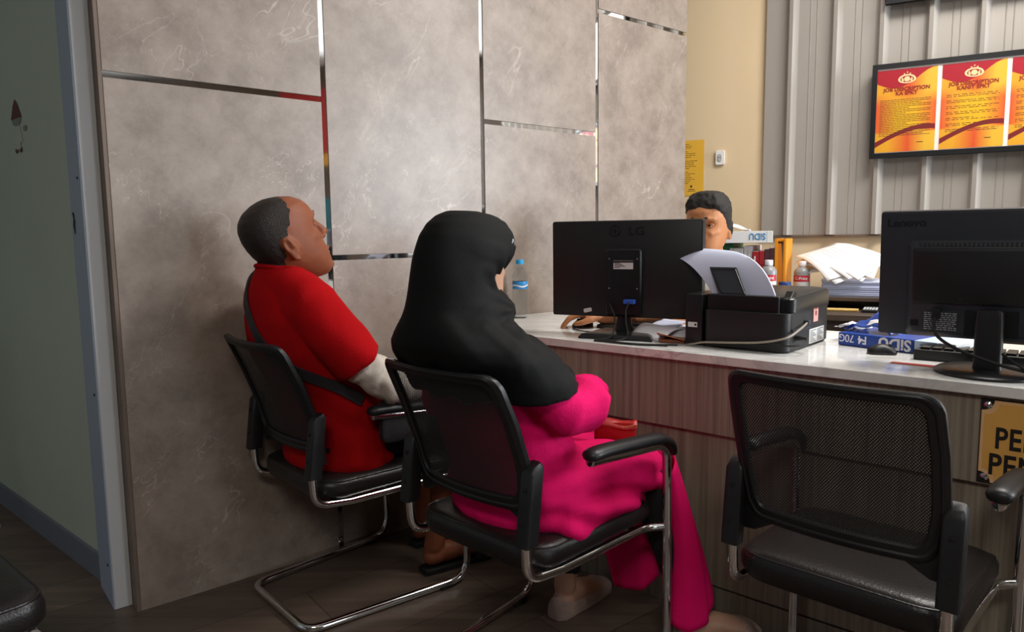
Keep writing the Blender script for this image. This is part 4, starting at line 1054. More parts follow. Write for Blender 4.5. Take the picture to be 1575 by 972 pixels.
def hand_into(mb, T, s=1, curl=(.3, .35, .3), thumb=.0, spread=1, sc=1):
    """wrist at the origin, fingers along +x, back of the hand up, thumb on the side s*y"""
    mb.tube([T @ V(p) for p in ((-.01, 0, 0), (.02, 0, 0), (.05, 0, .001), (.085, 0, 0))], [(.026, .019), (.033, .018), (.040, .0155), (.039, .0125)], 14, side=T.to_3x3() @ V((0, 1, 0)), round_=True)
    for k, (L, y) in enumerate(((.074, .030), (.083, .010), (.077, -.011), (.060, -.030))):
        p = V((.080, s*y, 0)); a = 0; pts = [p.copy()]; d_y = s*y*.35*spread
        for j, f in enumerate((.45, .31, .24)):
            a += curl[j]
            p = p+V((math.cos(a)*L*f, d_y*f, -math.sin(a)*L*f)); pts.append(p.copy())
        mb.tube([T @ V(q) for q in pts], [.0095, .0088, .008, .007], 10, round_=True)
    mb.tube([T @ V(q) for q in ((.015, s*.026, -.004), (.042, s*.046, -.012-thumb*.3), (.066, s*.054, -.018-thumb), (.088, s*.055, -.022-thumb*1.5))], [.015, .0125, .0105, .0085], 10, round_=True)
def foot_into(mb, heel, toe, ankle_z=.085, r=.036):
    h, t = V(heel), V(toe); d = (t-h); d.z = 0; L = d.length; d.normalize(); l = V((-d.y, d.x, 0))
    side = l
    mb.tube([h+d*(.0)+V((0, 0, .030)), h+d*.05+V((0, 0, .036)), h+d*L*.45+V((0, 0, .034)), h+d*L*.72+V((0, 0, .022)), h+d*L*.85+V((0, 0, .016))], [(.028, .028), (.032, .034), (.036, .030), (.043, .020), (.040, .014)], 16, side=side, round_=True)
    for k, (y, q) in enumerate(((.028, 1.0), (.012, .99), (-.002, .96), (-.016, .92), (-.030, .86))):
        mb.tube([h+d*L*.8+l*y+V((0, 0, .014)), h+d*L*q+l*y*1.05+V((0, 0, .011))], [.011 if k else .014, .0095 if k else .012], 10, round_=True)

def nz(p, s, seed=0): return noise.noise((p[0]*s+seed, p[1]*s, p[2]*s))
def shell(src, fn, name, mat, parent, noise_amp=0, fine=40):
    """a child mesh cut from src where fn(co)->thickness > 0 (hair, cap of cloth)"""
    bm = bmesh.new(); bm.from_mesh(src); bm.verts.ensure_lookup_table()
    th = [fn(v.co) for v in bm.verts]
    dead = [f for f in bm.faces if max(th[v.index] for v in f.verts) <= -.0024]
    bmesh.ops.delete(bm, geom=dead, context='FACES')
    for v in bm.verts:
        t = max(th[v.index], .0) if v.index < len(th) else 0
    me = bpy.data.meshes.new(name)
    for v in bm.verts:
        pass
    bm.to_mesh(me); bm.free()
    me2 = me
    kd = {}
    cs = [v.co.copy() for v in me2.vertices]; nr = [v.normal.copy() for v in me2.vertices]; out = []
    for c, n in zip(cs, nr):
        t = fn(c)
        out += list(c+n*(max(t, -.0025)+(noise_amp*nz(c, fine)*min(1, max(0, t)/.004) if noise_amp else 0)))
    me2.vertices.foreach_set('co', out); me2.update()
    me2.polygons.foreach_set('use_smooth', [True]*len(me2.polygons))
    o = bpy.data.objects.new(name, me2); COL.objects.link(o); me2.materials.clear(); me2.materials.append(mat); o.parent = parent
    return o
def smin(a): return max(0., min(1., a))

def hair_mat(name, c):
    m = plain(name, c, .5, bump=.5, bscale=420, var=.3, vscale=180); return m
M['hairb'] = hair_mat('black_hair', '16120f'); M['hairg'] = hair_mat('greying_cropped_hair', '211813')
M['skin1'] = skin_mat('brown_skin', '8a4f35', .10, .52); M['skin2'] = skin_mat('light_brown_skin', 'c08258', .05, .5); M['skin3'] = skin_mat('fair_brown_skin', 'c99c82', .07, .45)
M['redc'] = plain('red_cotton', 'ab080f', .9, var=.06, vscale=12, bump=.12, bscale=140, spec=.15)
M['whitec'] = plain('pale_grey_sleeve_cotton', 'cfc6ba', .85, bump=.12, bscale=150)
M['blackc'] = plain('black_trouser_cloth', '121214', .85, bump=.1, bscale=160)
M['hijab'] = plain('black_jersey', '060607', .8, bump=.06, bscale=220, spec=.3)
M['pink'] = plain('fuchsia_cloth', 'e00a62', .85, var=.05, vscale=10, bump=.12, bscale=120, spec=.2)

# ------------------------------------------------------------------ the man in red
def frame_of(o, i):
    x, y, a = CHP[i]; o.location = (x, y, 0); o.rotation_euler = (0, 0, math.radians(90-a))
TH = TR(.044, -.012, 1.040, ry=math.radians(-24), s=1.08)
bm_ = MB(); head_into(bm_, TH)
bm_.tube([(.022, -.005, .90), (.022, -.008, .955), (.035, -.01, 1.005)], [(.066, .066), (.058, .060), (.054, .058)], 20, side=(0, 1, 0), round_=True)
TORSO = [(.180, 0, .46, .150, .118), (.168, 0, .54, .155, .122), (.125, 0, .66, .165, .112), (.068, 0, .77, .172, .108), (.045, 0, .85, .165, .092), (.030, 0, .905, .120, .070), (.024, 0, .945, .062, .056)]
def torso(mb, S, g=0): mb.tube([(x, y, z) for x, y, z, a, b in S], [(a+g, b+g) for x, y, z, a, b in S], 28, side=(0, 1, 0), round_=True)
torso(bm_, TORSO)
ARM_R = [((.045, -.150, .868), .060), ((.080, -.190, .800), .050), ((.150, -.212, .705), .043), ((.232, -.222, .640), .038), ((.31, -.205, .632), .035), ((.40, -.165, .628), .029), ((.445, -.145, .625), .026)]
ARM_L = [((.045, .150, .868), .060), ((.075, .168, .79), .048), ((.130, .165, .70), .042), ((.205, .160, .640), .037), ((.29, .145, .625), .034), ((.38, .115, .615), .028), ((.425, .10, .612), .025)]
for A in (ARM_R, ARM_L): bm_.tube([p for p, r in A], [r for p, r in A], 16, round_=True)
hand_into(bm_, TR(.445, -.145, .625, rz=.40, rx=-.2), 1, (.35, .4, .3), sc=1)
hand_into(bm_, TR(.425, .10, .612, rz=-.35, rx=.2), -1, (.35, .4, .3))
LEG = lambda s, ank, knee: [((.19, s*.085, .485), .082), ((.35, s*.098, .488), .074), (knee, .058), ((lerp(knee[0], ank[0], .35)-.012, lerp(knee[1], ank[1], .35), lerp(knee[2], ank[2], .35)), .052), ((lerp(knee[0], ank[0], .75), lerp(knee[1], ank[1], .75), lerp(knee[2], ank[2], .75)), .037), (ank, .031)]
L_R = LEG(-1, (.440, -.100, .075), (.545, -.115, .475)); L_L = LEG(1, (.530, .085, .075), (.560, .105, .475))
for A in (L_R, L_L): bm_.tube([p for p, r in A], [r for p, r in A], 16, round_=True)
foot_into(bm_, (.432, -.102, .018), (.650, -.125, .018)); foot_into(bm_, (.520, .088, .018), (.735, .10, .018))
me = remeshed(bm_, .0045, 5, 'person', fn=carve(TH))
man = tag(ob('person', me, M['skin1']), 'person in a red t-shirt with cropped hair, seated by the marble wall looking up', 'person'); frame_of(man, 0)
TI = TH.inverted()
def man_hair(co):
    p = TI @ co
    if p.z < -.09 or abs(p.y) > .12 or p.length > .138: return -.0025
    # hairline: across the receding top, down the temple, round the ear, low on the nape
    x_edge = .020 if p.z > .095 else lerp(-.020, .020, smin((p.z-.035)/.06))
    if p.z < .035: x_edge = lerp(-.040, -.020, smin((p.z-.005)/.03))
    if p.z < .005: x_edge = lerp(-.050, -.040, smin((p.z+.05)/.055))
    d = min(x_edge-p.x, p.z+.066)+.010*nz(p, 55)
    if abs(p.y) > .069 and -.056 < p.x < .01 and -.05 < p.z < .026: return -.0025
    return max(-.0025, min(.0022, d*.08))
hm = shell(me, man_hair, 'hair', M['hairg'], man, .0008, 160)
eyes(TH, man, M['skin1']); brows(TH, man, M['hairg'])
ob('lips', MB().tube([TH @ V(p) for p in ((.076, -.023, -.0605), (.0885, -.008, -.0555), (.0905, 0, -.057), (.0885, .008, -.0555), (.076, .023, -.0605))], [x*1.08 for x in (.0036, .0062, .0058, .0062, .0036)], 10, round_=True).tube([TH @ V(p) for p in ((.077, -.018, -.0662), (.0882, 0, -.0695), (.077, .018, -.0662))], [x*1.08 for x in (.004, .0071, .004)], 10, round_=True), M['lip'], man)
# t-shirt
sh = MB(); SH = [(.185, 0, .425, .178, .150), (.185, 0, .47, .180, .150), (.172, 0, .55, .178, .142)]+[(x, y, z, a+.012, b+.013) for x, y, z, a, b in TORSO[2:6]]+[(.024, 0, .955, .070, .062), (.024, 0, .966, .064, .058)]
torso(sh, SH)
for A, s in ((ARM_R, -1), (ARM_L, 1)):
    p = [q for q, r in A[:3]]
    sh.tube([V(p[0])+V((-.01, -s*.05, .01)), V(p[0])+V((0, -s*.012, -.004)), p[1], V(p[1]).lerp(V(p[2]), .85)], [.064, .068, .066, .067], 20)
for s in (-1, 1): sh.tube([(.022, s*.02, .925), (.034, s*.085, .905), (.046, s*.150, .872)], [.058, .060, .062], 18, round_=True)
def wr_shirt(co):
    d = .006+.0040*nz(co, 9)+.0040*nz((co.x*.8, co.y*.8, co.z*.35), 26, 3)
    # folds running from the shoulder blade down to the waist
    d += .006*math.sin((co.z*1.0+co.x*.9)*46)*smin((.86-co.z)/.1)*smin((co.z-.45)/.1)*smin(nz(co, 6, 9)+.35)
    return d
ms = remeshed(sh, .006, 10, 'shirt', wr_shirt)
shirt = ob('shirt', ms, M['redc'], man)
cl_ = [( .026+.0625*math.cos(a)*1.02, -.001+.0665*math.sin(a), .966-.012*math.cos(a)) for a in [2*PI*k/28 for k in range(28)]]
ob('collar_rib', MB().tube(cl_, (.006, .0085) and .0065, 8, closed=True), M['redc'], shirt)
for A, s in ((ARM_R, -1), (ARM_L, 1)):
    sv = MB(); p = [V(q) for q, r in A]
    pts = [p[1].lerp(p[2], .45), p[2], p[2].lerp(p[3], .5), p[3], p[4], p[5], p[5].lerp(p[6], .6)]
    sv.tube(pts, [.051, .052, .051, .050, .045, .038, .033], 18, round_=False)
    def wr_sl(co): return .0045*nz((co.x*1.2, co.y, co.z*1.2), 26, 5)+.003*math.sin(co.x*130+nz(co, 14)*5)
    ob('sleeve', remeshed(sv, .005, 3, 'sleeve', wr_sl), M['whitec'], man)
tr = MB()
tr.tube([(.12, 0, .475), (.24, 0, .475)], [(.165, .075), (.165, .075)], 20, side=(0, 1, 0), round_=True)
for A in (L_R, L_L):
    p = [V(q) for q, r in A]
    tr.tube([p[0], p[1], p[2], p[3], p[3].lerp(p[4], .35)], [.090, .083, .071, .068, .064], 18, round_=False)
ob('trousers', remeshed(tr, .007, 4, 'trousers', lambda co: .003*nz(co, 18)), M['blackc'], man)
for hx, hy, tx, ty in ((.432, -.102, .650, -.125), (.520, .088, .735, .10)):
    h, t = V((hx, hy, 0)), V((tx, ty, 0)); d = (t-h).normalized(); l = V((-d.y, d.x, 0)); L = (t-h).length
    prf = [(-.035, .026), (.02, .033), (.10, .036), (.17, .048), (.215, .045), (.24, .028)]
    pol = [h+d*a+l*b for a, b in prf]+[h+d*a-l*b for a, b in reversed(prf)]
    sd = ob('sandal', MB().prism([(q.x, q.y) for q in pol], .0005, .018), M['rubber'], man, bevel=.003)
    mid = h+d*.15
    ob('sandal_strap', MB().tube([mid+l*.046+V((0, 0, .016)), mid+l*.036+V((0, 0, .050)), mid+V((0, 0, .060)), mid-l*.036+V((0, 0, .050)), mid-l*.046+V((0, 0, .016))], [(.016, .003)]*5, 8, side=tuple(d)), M['rubber'], sd)

# his cross-body bag: strap over the left shoulder, across the back to the right hip
bag = empty('crossbody_bag', (0, 0, 0), 0, 'black cross-body bag strap running over the red t-shirt', 'bag'); frame_of(bag, 0)
bv = BVHTree.FromPolygons([v.co for v in ms.vertices], [tuple(p.vertices) for p in ms.polygons])
def strap(pts, w, off):
    out = []
    for p in smooth_path(pts, 8):
        co, n, _, _ = bv.find_nearest(V(p)); out.append((co, n))
    for _ in range(2):
        cs2 = [out[0]]+[((out[i-1][0]+out[i][0]*2+out[i+1][0])/4, (out[i-1][1]+out[i][1]*2+out[i+1][1]).normalized()) for i in range(1, len(out)-1)]+[out[-1]]; out = cs2
    R = []
    for i, (c, n) in enumerate(out):
        t = (out[min(i+1, len(out)-1)][0]-out[max(i-1, 0)][0]).normalized(); s = t.cross(n).normalized()
        R.append([c+n*(off)+s*w, c+n*(off+.004)+s*w*.98, c+n*(off+.004)-s*w*.98, c+n*off-s*w])
    return MB().rings(R)
M['strap'] = plain('dark_webbing', '2b2a2e', .6, bump=.2, bscale=500)
SP = [(.09, .085, .91), (.06, .088, .945), (.01, .085, .948), (-.035, .055, .90), (-.06, .02, .845), (-.06, -.035, .785), (-.035, -.095, .735), (.015, -.155, .69), (.08, -.19, .655), (.16, -.20, .61)]
ob('strap', strap(SP, .0150, .0022), M['strap'], bag, angle=50)
ob('strap_adjuster', strap(SP[-3:-1], .020, .005), M['blackg'], bag, angle=50)
ob('pouch', MB().rings([[(x, -.215+y, z) for x, z in rrect(.15-2*i, .12-2*i, .02, 4, .27, .545)] for y, i in ((-.012, .006), (-.008, 0), (.014, 0), (.018, .006))], T=TR()), M['strap'], bag)
bag.children[-1].location = (.02, .03, .0)

# ------------------------------------------------------------------ the woman in black and pink
TW_ = TR(.030, 0, .985, ry=math.radians(4), s=.96)
wb_ = MB(); head_into(wb_, TW_)
wb_.tube([(.0, 0, .82), (.008, 0, .87), (.018, 0, .93)], [(.060, .060), (.050, .052), (.047, .050)], 20, side=(0, 1, 0), round_=True)
WT = [(.18, 0, .46, .160, .125), (.155, 0, .54, .145, .110), (.115, 0, .64, .140, .100), (.075, 0, .73, .145, .095), (.045, 0, .80, .135, .082), (.02, 0, .85, .085, .060)]
torso(wb_, WT)
WAR = [((.025, -.105, .795), .044), ((.070, -.155, .735), .040), ((.125, -.190, .680), .038), ((.19, -.180, .682), .035), ((.250, -.145, .682), .030), ((.290, -.110, .670), .026)]
WAL = [((.025, .105, .795), .044), ((.070, .155, .735), .040), ((.115, .205, .660), .038), ((.20, .165, .645), .034), ((.29, .10, .635), .028), ((.325, .07, .63), .025)]
for A in (WAR, WAL): wb_.tube([p for p, r in A], [r for p, r in A], 16, round_=True)
hand_into(wb_, TR(.290, -.110, .670, rz=.75, rx=.5), 1, (.5, .5, .4)); hand_into(wb_, TR(.325, .07, .63, rz=-.7, rx=-.5), -1, (.5, .5, .4))
WLR = [((.16, -.085, .480), .085), ((.34, -.112, .475), .072), ((.500, -.140, .447), .056), ((.536, -.162, .33), .044), ((.558, -.207, .17), .036), ((.552, -.240, .075), .031)]
WLL = [((.16, .085, .480), .085), ((.34, .090, .475), .074), ((.535, .095, .450), .058), ((.515, .095, .33), .050), ((.475, .092, .17), .037), ((.455, .090, .075), .031)]
for A in (WLR, WLL): wb_.tube([p for p, r in A], [r for p, r in A], 16, round_=True)
foot_into(wb_, (.545, -.240, .006), (.715, -.335, .006)); foot_into(wb_, (.435, .087, .006), (.640, .104, .006))
mw_ = remeshed(wb_, .0045, 5, 'person', fn=carve(TW_))
wom = tag(ob('person', mw_, M['skin3']), 'person in a black headscarf and bright pink dress, seated on the middle chair', 'person'); frame_of(wom, 1)
eyes(TW_, wom, M['skin3']); brows(TW_, wom, M['hairb'])
# headscarf
HS = [(1.106, -.020, .050, .026, 9), (1.097, -.048, .092, .050, 9), (1.080, -.073, .127, .066, 9), (1.055, -.091, .147, .077, 9), (1.025, -.101, .154, .085, 9), (1.005, -.107, .148, .088, 9), (.990, -.110, .134, .088, .110), (.965, -.114, .108, .089, .080),
      (.938, -.117, .104, .093, .076), (.922, -.120, .122, .098, .112), (.904, -.122, .128, .105, 9), (.886, -.125, .118, .115, 9), (.868, -.128, .096, .130, 9), (.850, -.130, .108, .152, 9), (.828, -.130, .148, .178, 9), (.800, -.112, .194, .206, 9), (.770, -.086, .214, .216, 9), (.740, -.066, .232, .226, 9), (.712, -.052, .240, .232, 9)]
hs = MB(); R = []
for z, b, f, w, cl in HS:
    c, a = (f+b)/2, (f-b)/2; ring = []
    for k in range(48):
        t = 2*PI*k/48; x = c+a*math.cos(t); y = w*math.copysign(abs(math.sin(t))**.95, math.sin(t))
        if cl < 1: x = min(x, cl+.030*(abs(y)/w)**3)
        fr_t = max(0, 1-abs(z-.955)/.06)*.26; y *= 1-fr_t*smin((math.cos(t)+.2)/.9)
        zz = z
        if z < .76: zz = z+.022*smin((x-.02)/.2)
        ring.append((x, y, zz))
    R.append(ring)
hs.rings(R)
FOLDS = [(V(a), V(b), r, h) for a, b, r, h in (((.085, -.085, .930), (-.06, -.125, .885), .011, .006), ((.09, -.09, .900), (-.02, -.18, .790), .014, .008), ((.10, -.085, .885), (.13, -.18, .785), .013, .007),
         ((.06, -.09, .965), (-.07, -.105, .985), .012, .004), ((.075, -.085, 1.0), (-.05, -.09, 1.045), .011, .003), ((-.10, -.07, .87), (-.075, -.16, .775), .016, .006), ((.02, -.12, .86), (.08, -.21, .745), .012, .006), ((-.03, -.13, .87), (.02, -.22, .75), .012, .005))]
def folds(co):
    d = 0
    for a, b, r, h in FOLDS:
        t = max(0, min(1, (co-a).dot(b-a)/(b-a).length_squared)); q = (co-a.lerp(b, t)).length
        # creases lie on the curved cloth: widen the reach in depth, keep it narrow across
        d += h*math.exp(-(max(0, q-.012)/r)**2)*(.35+.65*math.sin(PI*min(1, t+.15)))
    return d
def wr_h(co):
    a = math.atan2(co.y, co.x-.03); low = smin((.87-co.z)/.12)
    d = .005*math.sin(a*7+nz(co, 5)*3)*low+.002*nz(co, 14)
    d += folds(co)-.003
    # soft pleats gathered from the chin towards the shoulder, and the stitched visor
    q = co-V((.09, -.06, .89)); dist = q.length
    d += .0028*math.sin(math.atan2(q.z, -q.x)*16)*math.exp(-((dist-.07)/.05)**2)
    if co.z > .99 and co.x > .09: d += .0010*math.sin((co.x-.09)*420)
    return d
mh = remeshed(hs, .005, 4, 'headscarf', wr_h)
scarf = ob('headscarf', mh, M['hijab'], wom)
bvh = BVHTree.FromPolygons([v.co for v in mh.vertices], [tuple(p.vertices) for p in mh.polygons])
def seam(name, pts, r, mat, parent):
    out = []
    for p in smooth_path(pts, 6):
        co, n, _, _ = bvh.find_nearest(V(p)); out.append(co+n*r*.2)
    return ob(name, MB().tube(out, r, 8, round_=True), mat, parent)
lg = MB()
for pts in ([(.105, -.075, 1.036), (.108, -.073, 1.046)], [(.108, -.073, 1.046), (.115, -.069, 1.038), (.122, -.065, 1.034)], [(.112, -.071, 1.032), (.120, -.066, 1.031)]):
    out = []
    for p in pts:
        co, n, _, _ = bvh.find_nearest(V(p)); out.append(co+n*.0006)
    lg.tube(out, .0008, 6)
ob('embroidered_mark', lg, M['white'], scarf, angle=0)
# dress
dr = MB(); DT = [(.185, 0, .43, .188, .145), (.185, 0, .47, .190, .140)]+[(x, y, z, a+.022, b+.02) for x, y, z, a, b in WT[1:3]]+[(.08, 0, .72, .150, .10)]
torso(dr, DT)
for A in (WLR, WLL):
    p = [V(q) for q, r in A]
    dr.tube([p[0], p[1], p[2], p[2]+V((.01, 0, -.03))], [.098, .084, .064, .060], 20, round_=True)
dr.tube([(.34, -.125, .435), (.462, -.132, .425)], [.058, .050], 16, round_=True)
dr.tube([(.20, 0, .47), (.36, -.015, .478), (.50, -.03, .468)], [(.15, .068), (.14, .060), (.12, .044)], 24, side=(0, 1, 0), round_=True)
dr.tube([(.16, -.165, .425), (.30, -.168, .415), (.405, -.165, .418)], [(.036, .05), (.034, .045), (.03, .036)], 16, side=(0, 1, 0), round_=True)
for A, s in ((WAR, -1), (WAL, 1)):
    p = [V(q) for q, r in A]
    dr.tube([p[0].lerp(p[1], .6), p[1], p[2], p[3], p[4]], [.036, .044, .054, .064, .054], 20, round_=True)
def wr_d(co):
    d = .004*nz(co, 9, 2)+.0025*nz(co, 24, 4)
    # drag folds along the thigh and gathers at the cuff
    d += .0065*math.sin((co.z*1.3+co.x*.35)*70+nz(co, 5)*4)*smin((.50-co.z)/.05)*smin((co.x-.05)/.1)
    for s, c in ((-1, V((.248, -.146, .682))), (1, V((.285, .102, .635)))):
        q = (co-c).length
        d += .008*math.sin(math.atan2(co.z-c.z, (co.y-c.y)+(co.x-c.x)*.6)*9)*math.exp(-(q/.06)**2)
    return d
md = remeshed(dr, .006, 4, 'dress', wr_d)
dress = ob('dress', md, M['pink'], wom)
def sheetfn(top, bot, amp, freq, seed, sag=.0):
    tp, bt = smooth_path(top, 8), smooth_path(bot, 8)
    def f(u, v):
        i = u*(len(tp)-1); a = int(min(i, len(tp)-2)); t = i-a
        P0 = tp[a].lerp(tp[a+1], t); P1 = bt[a].lerp(bt[a+1], t)
        p = P0.lerp(P1, v); s = (tp[-1]-tp[0]).normalized(); n = V((s.y, -s.x, 0)).normalized() if s.length else V((1, 0, 0))
        w = amp*math.sin(u*freq+seed+1.2*v)*v**.6+amp*.6*math.sin(u*freq*1.9+seed*2)*v
        return tuple(p+n*w+V((math.sin(PI*v)*sag, 0, 0)))
    return f
fb_ = sheetfn([(.494, -.198, .43), (.510, -.216, .465), (.545, -.198, .488), (.560, -.155, .490), (.556, -.11, .48)], [(.494, -.205, .088), (.506, -.266, .056), (.568, -.296, .085), (.622, -.265, .125), (.622, -.205, .125)], .006, 17, .4, .022)
ob('skirt_flap', MB().grid(fb_, 36, 24), M['pink'], dress, solid=.003, angle=80)
fa_ = sheetfn([(.475, .03, .40), (.497, -.03, .41), (.53, -.09, .42), (.55, -.13, .42)], [(.520, -.035, .095), (.528, -.055, .090), (.540, -.11, .105), (.548, -.155, .150)], .006, 9, 1.1)
ob('skirt_panel', MB().grid(fa_, 20, 20), M['pink'], dress, solid=.003, angle=80)
tr = MB()
for A in (WLR, WLL):
    p = [V(q) for q, r in A]
    tr.tube([p[0], p[1], p[2], p[3], p[4], p[4].lerp(p[5], .55)], [.088, .078, .061, .051, .042, .039], 16)
ob('trousers', remeshed(tr, .006, 4, 'trousers', lambda co: .002*nz(co, 22)), M['blackc'], wom)
M['knit'] = plain('pale_knit', 'c3a79a', .85, bump=.7, bscale=330, var=.1, vscale=90); M['sole'] = plain('beige_sole', 'a58d80', .8)
for h, t in (((.545, -.240), (.715, -.335)), ((.435, .087), (.640, .104))):
    h, t = V((*h, 0)), V((*t, 0)); d = (t-h).normalized(); l = V((-d.y, d.x, 0)); L = (t-h).length
    s_ = MB(); R = []
    for a, w, zt in ((-.034, .012, .040), (-.028, .026, .060), (.0, .035, .062), (.04, .039, .050), (.09, .043, .046), (.13, .047, .050), (.165, .047, .045), (.195, .042, .036), (.218, .030, .026), (.228, .012, .016)):
        a = a*L/.205; R.append([h+d*a+l*(w*math.cos(q))+V((0, 0, max(.004, .010+(zt-.010)*math.sin(q)) if math.sin(q) > 0 else .004)) for q in [2*PI*k/20 for k in range(20)]])
    so_ = ob('shoe', s_.rings(R), M['knit'], wom, angle=70)
    prf = [(-.038, .014), (-.02, .032), (.04, .040), (.13, .049), (.19, .046), (.225, .026)]
    pol = [h+d*(a*L/.205)+l*b for a, b in prf]+[h+d*(a*L/.205)-l*b for a, b in reversed(prf)]
    ob('sole', MB().prism([(q.x, q.y) for q in pol], .0004, .009), M['sole'], so_, bevel=.002)

# the red purse on her lap
a_ = math.radians(90-CHP[1][2]); pw_ = V((CHP[1][0], CHP[1][1], 0))+Matrix.Rotation(a_, 3, 'Z') @ V((.440, -.090, .524))
ps = empty('purse', tuple(pw_), a_-.95, 'red leather purse held on the lap of the pink dress', 'purse')
M['redl2'] = plain('red_leather', 'a81f1c', .4, bump=.15, bscale=160)
ob('body', MB().rings([[(x, y, z) for x, y in rrect(.105*k_, .03*k_, .012*k_, 4)] for k_, z in ((.9, 0), (1, .008), (1, .045), (.92, .056))]), M['redl2'], ps, angle=50)
ob('flap', MB().grid(lambda u, v: (-.055+.11*u, .015-.036*v, .056+.006*math.sin(PI*v)+.004*math.sin(PI*u*2)-.012*v*v), 10, 6), M['redl2'], ps, solid=.003)
ob('piping', MB().tube([(-.052+.104*k/12, -.0165, .052-.008*math.sin(PI*k/12)) for k in range(13)], .002, 6, round_=True), plain('tan_piping', 'b5603c', .5), ps)

# ------------------------------------------------------------------ the clerk behind the counter
clk = MB()
TK = TR(.0, .002, 1.062, rz=math.radians(5), ry=math.radians(3), s=.97); head_into(clk, TK)
clk.tube([(-.03, 0, .88), (-.025, 0, .93), (-.012, 0, .99)], [(.062, .062), (.054, .056), (.050, .054)], 20, side=(0, 1, 0), round_=True)
KT = [(-.04, 0, .47, .150, .115), (-.03, 0, .56, .148, .110), (-.02, 0, .68, .155, .105), (-.02, 0, .78, .165, .100), (-.025, 0, .85, .155, .085), (-.03, 0, .90, .085, .062)]
torso(clk, KT)
KR = [((-.02, -.150, .855), .055), ((.07, -.165, .80), .048), ((.22, -.06, .790), .042), ((.29, .0, .779), .038), ((.345, -.08, .769), .032), ((.368, -.170, .768), .026), ((.372, -.200, .770), .024)]
KL = [((-.02, .150, .855), .055), ((.02, .20, .77), .046), ((.08, .22, .70), .042), ((.16, .20, .72), .038), ((.25, .15, .765), .030), ((.30, .12, .772), .026)]
for A in (KR, KL): clk.tube([V(p) for p, r in A], [r for p, r in A], 16, round_=True)
hand_into(clk, TR(.372, -.200, .777, rz=math.radians(-55), ry=-.04), 1, (.45, .45, .3), thumb=.004)
hand_into(clk, TR(.30, .12, .770, rz=-.4), -1, (.25, .3, .25))
for s in (-1, 1):
    A = [((-.02, s*.085, .49), .080), ((.16, s*.10, .49), .070), ((.34, s*.11, .47), .055), ((.35, s*.11, .30), .048), ((.33, s*.11, .085), .032)]
    clk.tube([p for p, r in A], [r for p, r in A], 16, round_=True); foot_into(clk, (.315, s*.11, .006), (.53, s*.13, .006))
mk = remeshed(clk, .0045, 5, 'person', fn=carve(TK))
clerk = tag(ob('person', mk, M['skin2']), 'person with short black hair smiling behind the monitor, hand on a mouse', 'person')
clerk.location = tuple(cnt(0, .66, 0)); clerk.rotation_euler = (0, 0, A_CNT-PI/2)
KI = TK.inverted()
def clk_hair(co):
    p = KI @ co
    if p.z < -.075 or abs(p.y) > .11 or p.length > .138: return -.0025
    top = smin((p.z-.055)/.03)
    x_edge = .074 if p.z > .078 else lerp(.012, .060, smin((p.z-.030)/.05))
    if p.z < .03: x_edge = lerp(-.022, .012, smin((p.z+.015)/.04))
    if p.z < -.015: x_edge = -.03
    d = min(x_edge-p.x, p.z+.055)+.004*nz(p, 70)
    full = (.003+.021*top*(1+.4*smin(p.x/.06))*(1-.85*smin((abs(p.y)-.035)/.03)))
    return max(-.0025, min(full, d*.9 if top > .2 else d*.16))
shell(mk, clk_hair, 'hair', M['hairb'], clerk, .003, 150)
eyes(TK, clerk, M['skin2']); brows(TK, clerk, M['hairb'])
ob('lips', MB().tube([TK @ V(p) for p in ((.074, -.026, -.058), (.0885, -.008, -.0575), (.090, 0, -.0585), (.0885, .008, -.0575), (.074, .026, -.058))], [.003, .0055, .005, .0055, .003], 10, round_=True).tube([TK @ V(p) for p in ((.075, -.020, -.0655), (.0882, 0, -.0695), (.075, .020, -.0655))], [.004, .0066, .004], 10, round_=True), M['lip'], clerk)
M['khaki'] = plain('pale_grey_shirt', 'b9b7ae', .8, bump=.1, bscale=150)
ks = MB(); torso(ks, [(x, y, z, a+.014, b+.014) for x, y, z, a, b in KT[:5]]+[(-.03, 0, .905, .095, .072), (-.026, 0, .930, .064, .064)])
for A, s in ((KR, -1), (KL, 1)):
    p = [V(q) for q, r in A[:3]]; ks.tube([p[0]+V((0, -s*.03, 0)), p[0], p[1], p[1].lerp(p[2], .5)], [.068, .070, .063, .058], 18)
kshirt = ob('shirt', remeshed(ks, .006, 4, 'shirt', lambda co: .003*nz(co, 12)), M['khaki'], clerk)
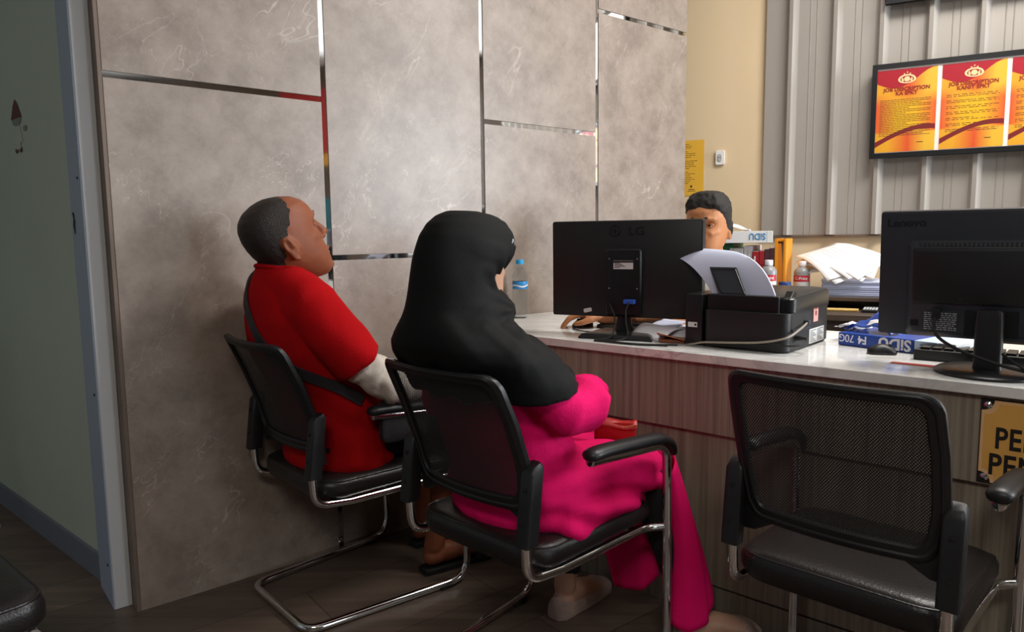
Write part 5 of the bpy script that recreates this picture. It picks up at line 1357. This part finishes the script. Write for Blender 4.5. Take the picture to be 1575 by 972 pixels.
ob('collar', MB().rings([[(-.024+(.066+g_)*math.cos(a), (.066+g_)*math.sin(a), z-.010*math.cos(a)) for a in [2*PI*k/28 for k in range(28)]] for g_, z in ((.003, .925), (.0, .957), (.006, .955), (.014, .925))], closed=True), M['khaki'], kshirt)
kt = MB()
kt.tube([(-.06, 0, .48), (.05, 0, .48)], [(.15, .085)]*2, 20, side=(0, 1, 0), round_=True)
for s in (-1, 1): kt.tube([(-.02, s*.085, .49), (.16, s*.10, .49), (.34, s*.11, .47), (.35, s*.11, .30), (.335, s*.11, .11)], [.090, .080, .066, .060, .050], 18)
ob('trousers', remeshed(kt, .008, 3, 'trousers'), M['blackc'], clerk)
# ================================================================== LIGHT
def area(name, loc, target, sx, sy, power, col):
    d = bpy.data.lights.new(name, 'AREA'); d.shape = 'RECTANGLE'; d.size = sx; d.size_y = sy; d.energy = power; d.color = col
    o = bpy.data.objects.new(name, d); COL.objects.link(o); o.location = loc
    o.rotation_euler = (V(target)-V(loc)).to_track_quat('-Z', 'Y').to_euler(); return o
area('ceiling_lamp_desk', (1.75, 2.0, H-.06), (1.75, 2.0, 0), 1.2, .6, 58, (1, .96, .90))
area('fill_light_hall', (-.2, -1.3, H-.06), (-.2, -1.3, 0), 1.2, .6, 36, (1, .95, .88))  # unseen fill light added behind the camera to lift the counter front
area('window_daylight', (4.86, .87, 1.72), (0, 1.6, 1.2), 1.15, 1.6, 165, (.88, .94, 1))
area('window_daylight_front', (4.86, -2.6, 1.72), (0, 1.4, 1.2), .75, 1.6, 40, (.88, .94, 1))
w = bpy.data.worlds.new('daylight'); SC.world = w; w.use_nodes = True
bg = w.node_tree.nodes['Background']; bg.inputs[0].default_value = (.8, .88, 1, 1); bg.inputs[1].default_value = .25
vs = SC.view_settings; vs.view_transform = 'Standard'; vs.look = 'None'; vs.gamma = 1; vs.use_curve_mapping = False; vs.exposure = .14
SC.cycles.use_denoising = True
SC.cycles.max_bounces = 10; SC.cycles.transparent_max_bounces = 16; SC.cycles.caustics_reflective = False; SC.cycles.caustics_refractive = False
